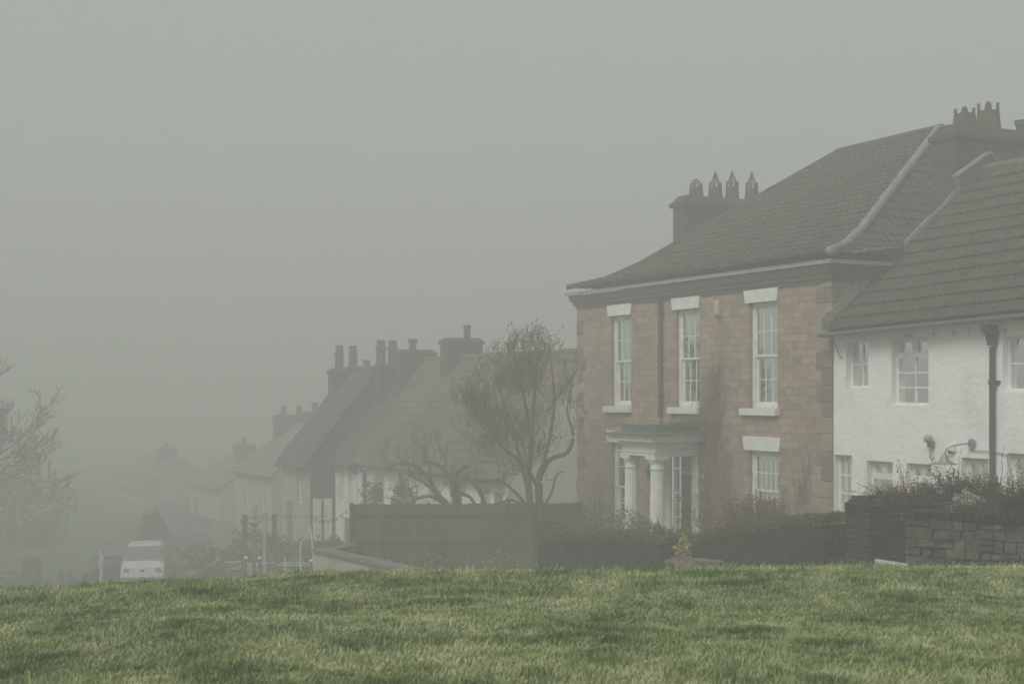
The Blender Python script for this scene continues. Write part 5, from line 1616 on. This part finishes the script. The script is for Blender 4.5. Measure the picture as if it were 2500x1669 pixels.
# ================================================================== VEHICLES
def loft(mb, secs, fr):
    """secs: (y, zb, zs, zt, wb, ws, wt): bottom, shoulder and roof heights and half widths"""
    rings = []
    for y, zb_, zs, zt, wb, ws, wt in secs:
        half = [(0, zb_), (wb * .8, zb_), (wb, zb_ + .10), (ws, lerp(zb_, zs, .5)), (ws, zs - .03), (ws - .03, zs + .02), (lerp(ws, wt, .55), lerp(zs, zt, .55)), (wt + .01, zt - .10), (wt - .05, zt - .02), (wt * .6, zt), (0, zt + .01)]
        ring = [fr(x, y, z) for x, z in half] + [fr(-x, y, z) for x, z in half[-2:0:-1]]
        ids = []
        for p in ring: mb.v.append(p); ids.append(len(mb.v) - 1)
        rings.append(ids)
    n = len(rings[0])
    for a, b in zip(rings[:-1], rings[1:]):
        for j in range(n): mb.f.append([a[j], a[(j+1) % n], b[(j+1) % n], b[j]])
    mb.f.append(rings[0][::-1]); mb.f.append(rings[-1])
def vehicle(name, label, cat_, loc, yaw, secs, paint, ws_quad, lamp_kind, wheel_y, track, wr, side_glass=None, grp=None):
    t = thing(name, loc, label, cat_, grp)
    c, s = math.cos(yaw), math.sin(yaw)
    def fr(x, y, z): return (loc[0] + x * c - y * s, loc[1] + x * s + y * c, loc[2] + z)
    mb = MB(); loft(mb, secs, fr); body = mb.build('body', paint, t, smooth=False, bevel=.015)
    mb = MB(fr); x0, x1, y0, z0, y1, z1 = ws_quad
    mb.hexa([(-x0, y0 - .012, z0), (x0, y0 - .012, z0), (x1, y1 - .012, z1), (-x1, y1 - .012, z1)], [(-x0, y0 + .02, z0), (x0, y0 + .02, z0), (x1, y1 + .02, z1), (-x1, y1 + .02, z1)])
    mb.build('windscreen', M['car_glass'], t, bevel=.005)
    for sx in (-1, 1):
        for y in wheel_y:
            mb = MB(fr); mb.tube([(sx * (track - .20), y, wr), (sx * track, y, wr)], wr, 20); w_ = mb.build('wheel', M['rubber'], t)
            mb = MB(fr); mb.tube([(sx * (track - .02), y, wr), (sx * (track + .012), y, wr)], wr * .6, 16); mb.build('hub', M['galv'], w_)
        if side_glass:
            mb = MB(fr); ya, yb, za, zb2, xa, xb = side_glass
            mb.hexa([(sx * xa, ya, za), (sx * xa, yb, za), (sx * xb, yb, zb2), (sx * xb, ya + .3, zb2)], [(sx * (xa + .012), ya, za), (sx * (xa + .012), yb, za), (sx * (xb + .012), yb, zb2), (sx * (xb + .012), ya + .3, zb2)])
            mb.build('side_window', M['car_glass'], t)
    return t, fr
vb = at(347, 1437, 56); vz = tz(vb.x, vb.y) - .05
VS = [(0.0, .32, .62, .72, .72, .80, .70), (.10, .22, .80, .98, .80, .855, .74), (.55, .2, .98, 1.12, .84, .865, .74), (.80, .2, 1.04, 1.20, .855, .865, .72), (1.40, .2, 1.08, 1.70, .86, .865, .64), (1.70, .2, 1.08, 1.74, .86, .865, .67), (3.0, .2, 1.08, 1.72, .86, .865, .69), (3.95, .25, 1.05, 1.66, .85, .85, .68)]
van, vf = vehicle('parked_van', 'small white van parked facing the camera in the fog', 'van', (vb.x, vb.y, vz), R(12), VS, M['van_white'], (.76, .64, .73, 1.20, 1.30, 1.70), 0, (.75, 3.2), .85, .31, (1.1, 2.2, 1.12, 1.62, .868, .72))
for sx in (-1, 1):
    mb = MB(vf); mb.tube([(sx * .62, .10, .86), (sx * .62, .02, .85)], .115, 14); mb.build('headlight', M['chrome'], van)
    mb = MB(vf); mb.box(min(sx*.88, sx*1.02), max(sx*.88, sx*1.02), .98, 1.10, 1.12, 1.36); mb.build('mirror', M['black_plastic'], van, bevel=.02)
mb = MB(vf); mb.box(-.52, .52, -.035, .05, .36, .52); mb.build('grille', M['black_plastic'], van, bevel=.01)
mb = MB(vf); mb.box(-.80, .80, -.06, .12, .56, .66); mb.build('bumper', M['van_white'], van, bevel=.02)
mb = MB(vf); mb.box(-.26, .26, -.05, -.036, .40, .50); mb.build('number_plate', M['galv'], van)
mb = MB(vf); mb.box(-.08, .08, .0, .05, .80, .90); mb.build('emblem', M['iron'], van)
mb = MB(vf); mb.tube([(-.1, 1.30, 1.80), (-.1, 1.30, 1.90)], .012, 5); mb.build('aerial', M['black_plastic'], van)
CS = [(0.0, .30, .50, .62, .66, .74, .60), (.12, .2, .62, .74, .76, .82, .66), (.9, .2, .82, .92, .82, .84, .66), (1.75, .2, .90, 1.40, .83, .84, .52), (2.1, .2, .90, 1.44, .83, .84, .54), (3.2, .2, .90, 1.43, .83, .84, .54), (4.0, .25, .86, 1.05, .80, .82, .6), (4.15, .35, .6, .8, .7, .75, .55)]
x, y, _ = W(268, 1430, 58.5)
c1, cf = vehicle('parked_car', 'dark car parked left of the white van', 'car', (x, y, tz(x, y) + .02), R(12), CS, M['car_dark'], (.74, .56, .90, .98, 1.66, 1.40), 0, (.8, 3.2), .82, .30, (1.7, 3.3, .93, 1.34, .845, .60), 'dark parked cars')
x, y, _ = W(500, 1430, 55.0)
c2, cf2 = vehicle('parked_car', 'dark car parked side-on behind the low railing', 'car', (x - .9, y, W(500, 1355, 55)[2] - 1.46), R(-78), CS, M['car_dark'], (.74, .56, .90, .98, 1.66, 1.40), 0, (.8, 3.2), .82, .30, (1.7, 3.3, .93, 1.34, .845, .60), 'dark parked cars')
for cc, f_ in ((c1, cf), (c2, cf2)):
    for sx in (-1, 1):
        mb = MB(f_); mb.box(min(sx*.5, sx*.72), max(sx*.5, sx*.72), -.01, .1, .52, .64); mb.build('headlight', M['chrome'], cc, bevel=.01)
# pale marker post by the dark car
x, y, z = W(247, 1335, 57)
mp_ = thing('marker_post', (x, y, tz(x, y)), 'thin white post with a pale wrapped base left of the dark car', 'post')
mb = MB(); mb.tube([(x - .02, y, tz(x, y)), (x - .05, y, z)], .03, 6); mb.build('pole', M['white_paint'], mp_)
mb = MB(); mb.tube([(x - .02, y, tz(x, y)), (x + .01, y, z - .95), (x - .02, y, z - .75), (x + .04, y, z - .42), (x - .02, y, z - .34)], [.08, .07, .10, .08, .04], 9); mb.build('wrapping', M['render_smooth'], mp_)

# ================================================================== PICNIC TABLE, BIN, POSTS
x, y, _ = W(20, 1412, 56); z0 = W(20, 1412, 56)[2]; z0 = min(z0, tz(x, y) + .0) if abs(z0 - tz(x, y)) < .4 else tz(x, y)
zt_ = tz(x, y)
pk = thing('picnic_table', (x, y, zt_), 'wooden picnic table at the left edge beside the bin', 'picnic table')
def bx_(name, a0, a1, b0, b1, c0, c1, m='wood_grey'):
    mb = MB(); mb.box(x + a0, x + a1, y + b0, y + b1, zt_ + c0, zt_ + c1); return mb.build(name, M[m], pk, bevel=.008)
mb = MB()
for k in range(5): mb.box(x - .85, x + .62, y - .36 + k * .145, y - .23 + k * .145, zt_ + .72, zt_ + .765)
mb.build('tabletop', M['wood_grey'], pk)
for b0 in (-.78, .55):
    mb = MB()
    for k in range(2): mb.box(x - .85, x + .62, y + b0 + k * .12, y + b0 + .11 + k * .12, zt_ + .41, zt_ + .45)
    mb.build('bench_seat', M['wood_grey'], pk)
for a in (-.62, .42):
    for sg_ in (-1, 1):
        mb = MB(); mb.hexa([(x + a, y + sg_ * .62, zt_), (x + a + .05, y + sg_ * .62, zt_), (x + a + .05, y + sg_ * .52, zt_), (x + a, y + sg_ * .52, zt_)], [(x + a, y + sg_ * .30, zt_ + .72), (x + a + .05, y + sg_ * .30, zt_ + .72), (x + a + .05, y + sg_ * .20, zt_ + .72), (x + a, y + sg_ * .20, zt_ + .72)])
        mb.build('leg', M['wood_grey'], pk)
    mb = MB(); mb.box(x + a + .052, x + a + .10, y - .76, y + .76, zt_ + .33, zt_ + .405); mb.build('crossbeam', M['wood_grey'], pk)
mb = MB(); mb.hexa([(x - .55, y - .03, zt_ + .68), (x - .45, y - .03, zt_ + .70), (x - .45, y + .03, zt_ + .70), (x - .55, y + .03, zt_ + .68)], [(x - .0, y - .03, zt_ + .36), (x + .1, y - .03, zt_ + .36), (x + .1, y + .03, zt_ + .36), (x - .0, y + .03, zt_ + .36)]); mb.build('brace', M['wood_grey'], pk)
x, y, _ = W(77, 1405, 55); zg_ = tz(x, y)
bn = thing('litter_bin', (x, y, zg_), 'square dark green litter bin beside the picnic table', 'bin')
ztop = W(77, 1362, 55)[2]
mb = MB(); mb.hexa([(x - .28, y - .28, zg_ + .06), (x + .30, y - .28, zg_ + .06), (x + .30, y + .28, zg_ + .06), (x - .28, y + .28, zg_ + .06)], [(x - .30, y - .3, ztop - .05), (x + .28, y - .3, ztop - .05), (x + .28, y + .3, ztop - .05), (x - .30, y + .3, ztop - .05)])
mb.build('bin_body', M['green_bin'], bn, bevel=.02)
mb = MB(); mb.hexa([(x - .33, y - .33, ztop - .05), (x + .31, y - .33, ztop - .05), (x + .31, y + .33, ztop - .05), (x - .33, y + .33, ztop - .05)], [(x - .30, y - .3, ztop - .01), (x + .29, y - .3, ztop + .02), (x + .29, y + .3, ztop + .02), (x - .30, y + .3, ztop - .01)]); mb.build('lid', M['green_bin'], bn)
for dx in (-.22, .22):
    mb = MB(); mb.box(x + dx - .04, x + dx + .04, y - .2, y + .2, zg_ - .1, zg_ + .07); mb.build('foot', M['iron'], bn)
for u, v, Y, w, lean, lb, m_ in ((150, 1389, 54, .07, -.03, 'pale wooden verge post, left of the leaning pair', 'wood_grey'), (171, 1391, 54, .075, .09, 'wooden verge post leaning right, beside the pale one', 'wood_grey'), (209, 1398, 50, .095, .0, 'short thick dark post left of the parked car', 'iron')):
    x, y, z = W(u, v, Y); zg_ = tz(x, y) - .3
    mb = MB(); mb.hexa([(x - w + lean, y - w, zg_), (x + w + lean, y - w, zg_), (x + w + lean, y + w, zg_), (x - w + lean, y + w, zg_)], [(x - w, y - w, z), (x + w, y - w, z - .03), (x + w, y + w, z), (x - w, y + w, z + .02)])
    o = mb.build('wooden_post', M[m_], None, org=(x, y, zg_), bevel=.008); props(o, lb, 'post', 'short posts along the lane')

# ================================================================== HAZE
mb = MB(); mb.box(-121, 121, -31, 191, -11.0, 7.4)
hz = mb.build('haze', None, None)
hm = bpy.data.materials.new('fog'); hm.use_nodes = True
nt = hm.node_tree; nt.nodes.clear()
vo = nt.nodes.new("ShaderNodeVolumePrincipled"); vo.inputs["Color"].default_value = (0.752, 0.776, 0.752, 1)
vo.inputs["Density"].default_value = 0.0200; vo.inputs["Anisotropy"].default_value = 0.0
oo = nt.nodes.new("ShaderNodeOutputMaterial"); nt.links.new(vo.outputs[0], oo.inputs["Volume"])
hz.data.materials.append(hm)
props(hz, 'thick pale fog lying over the green and the street', 'fog', kind='stuff')
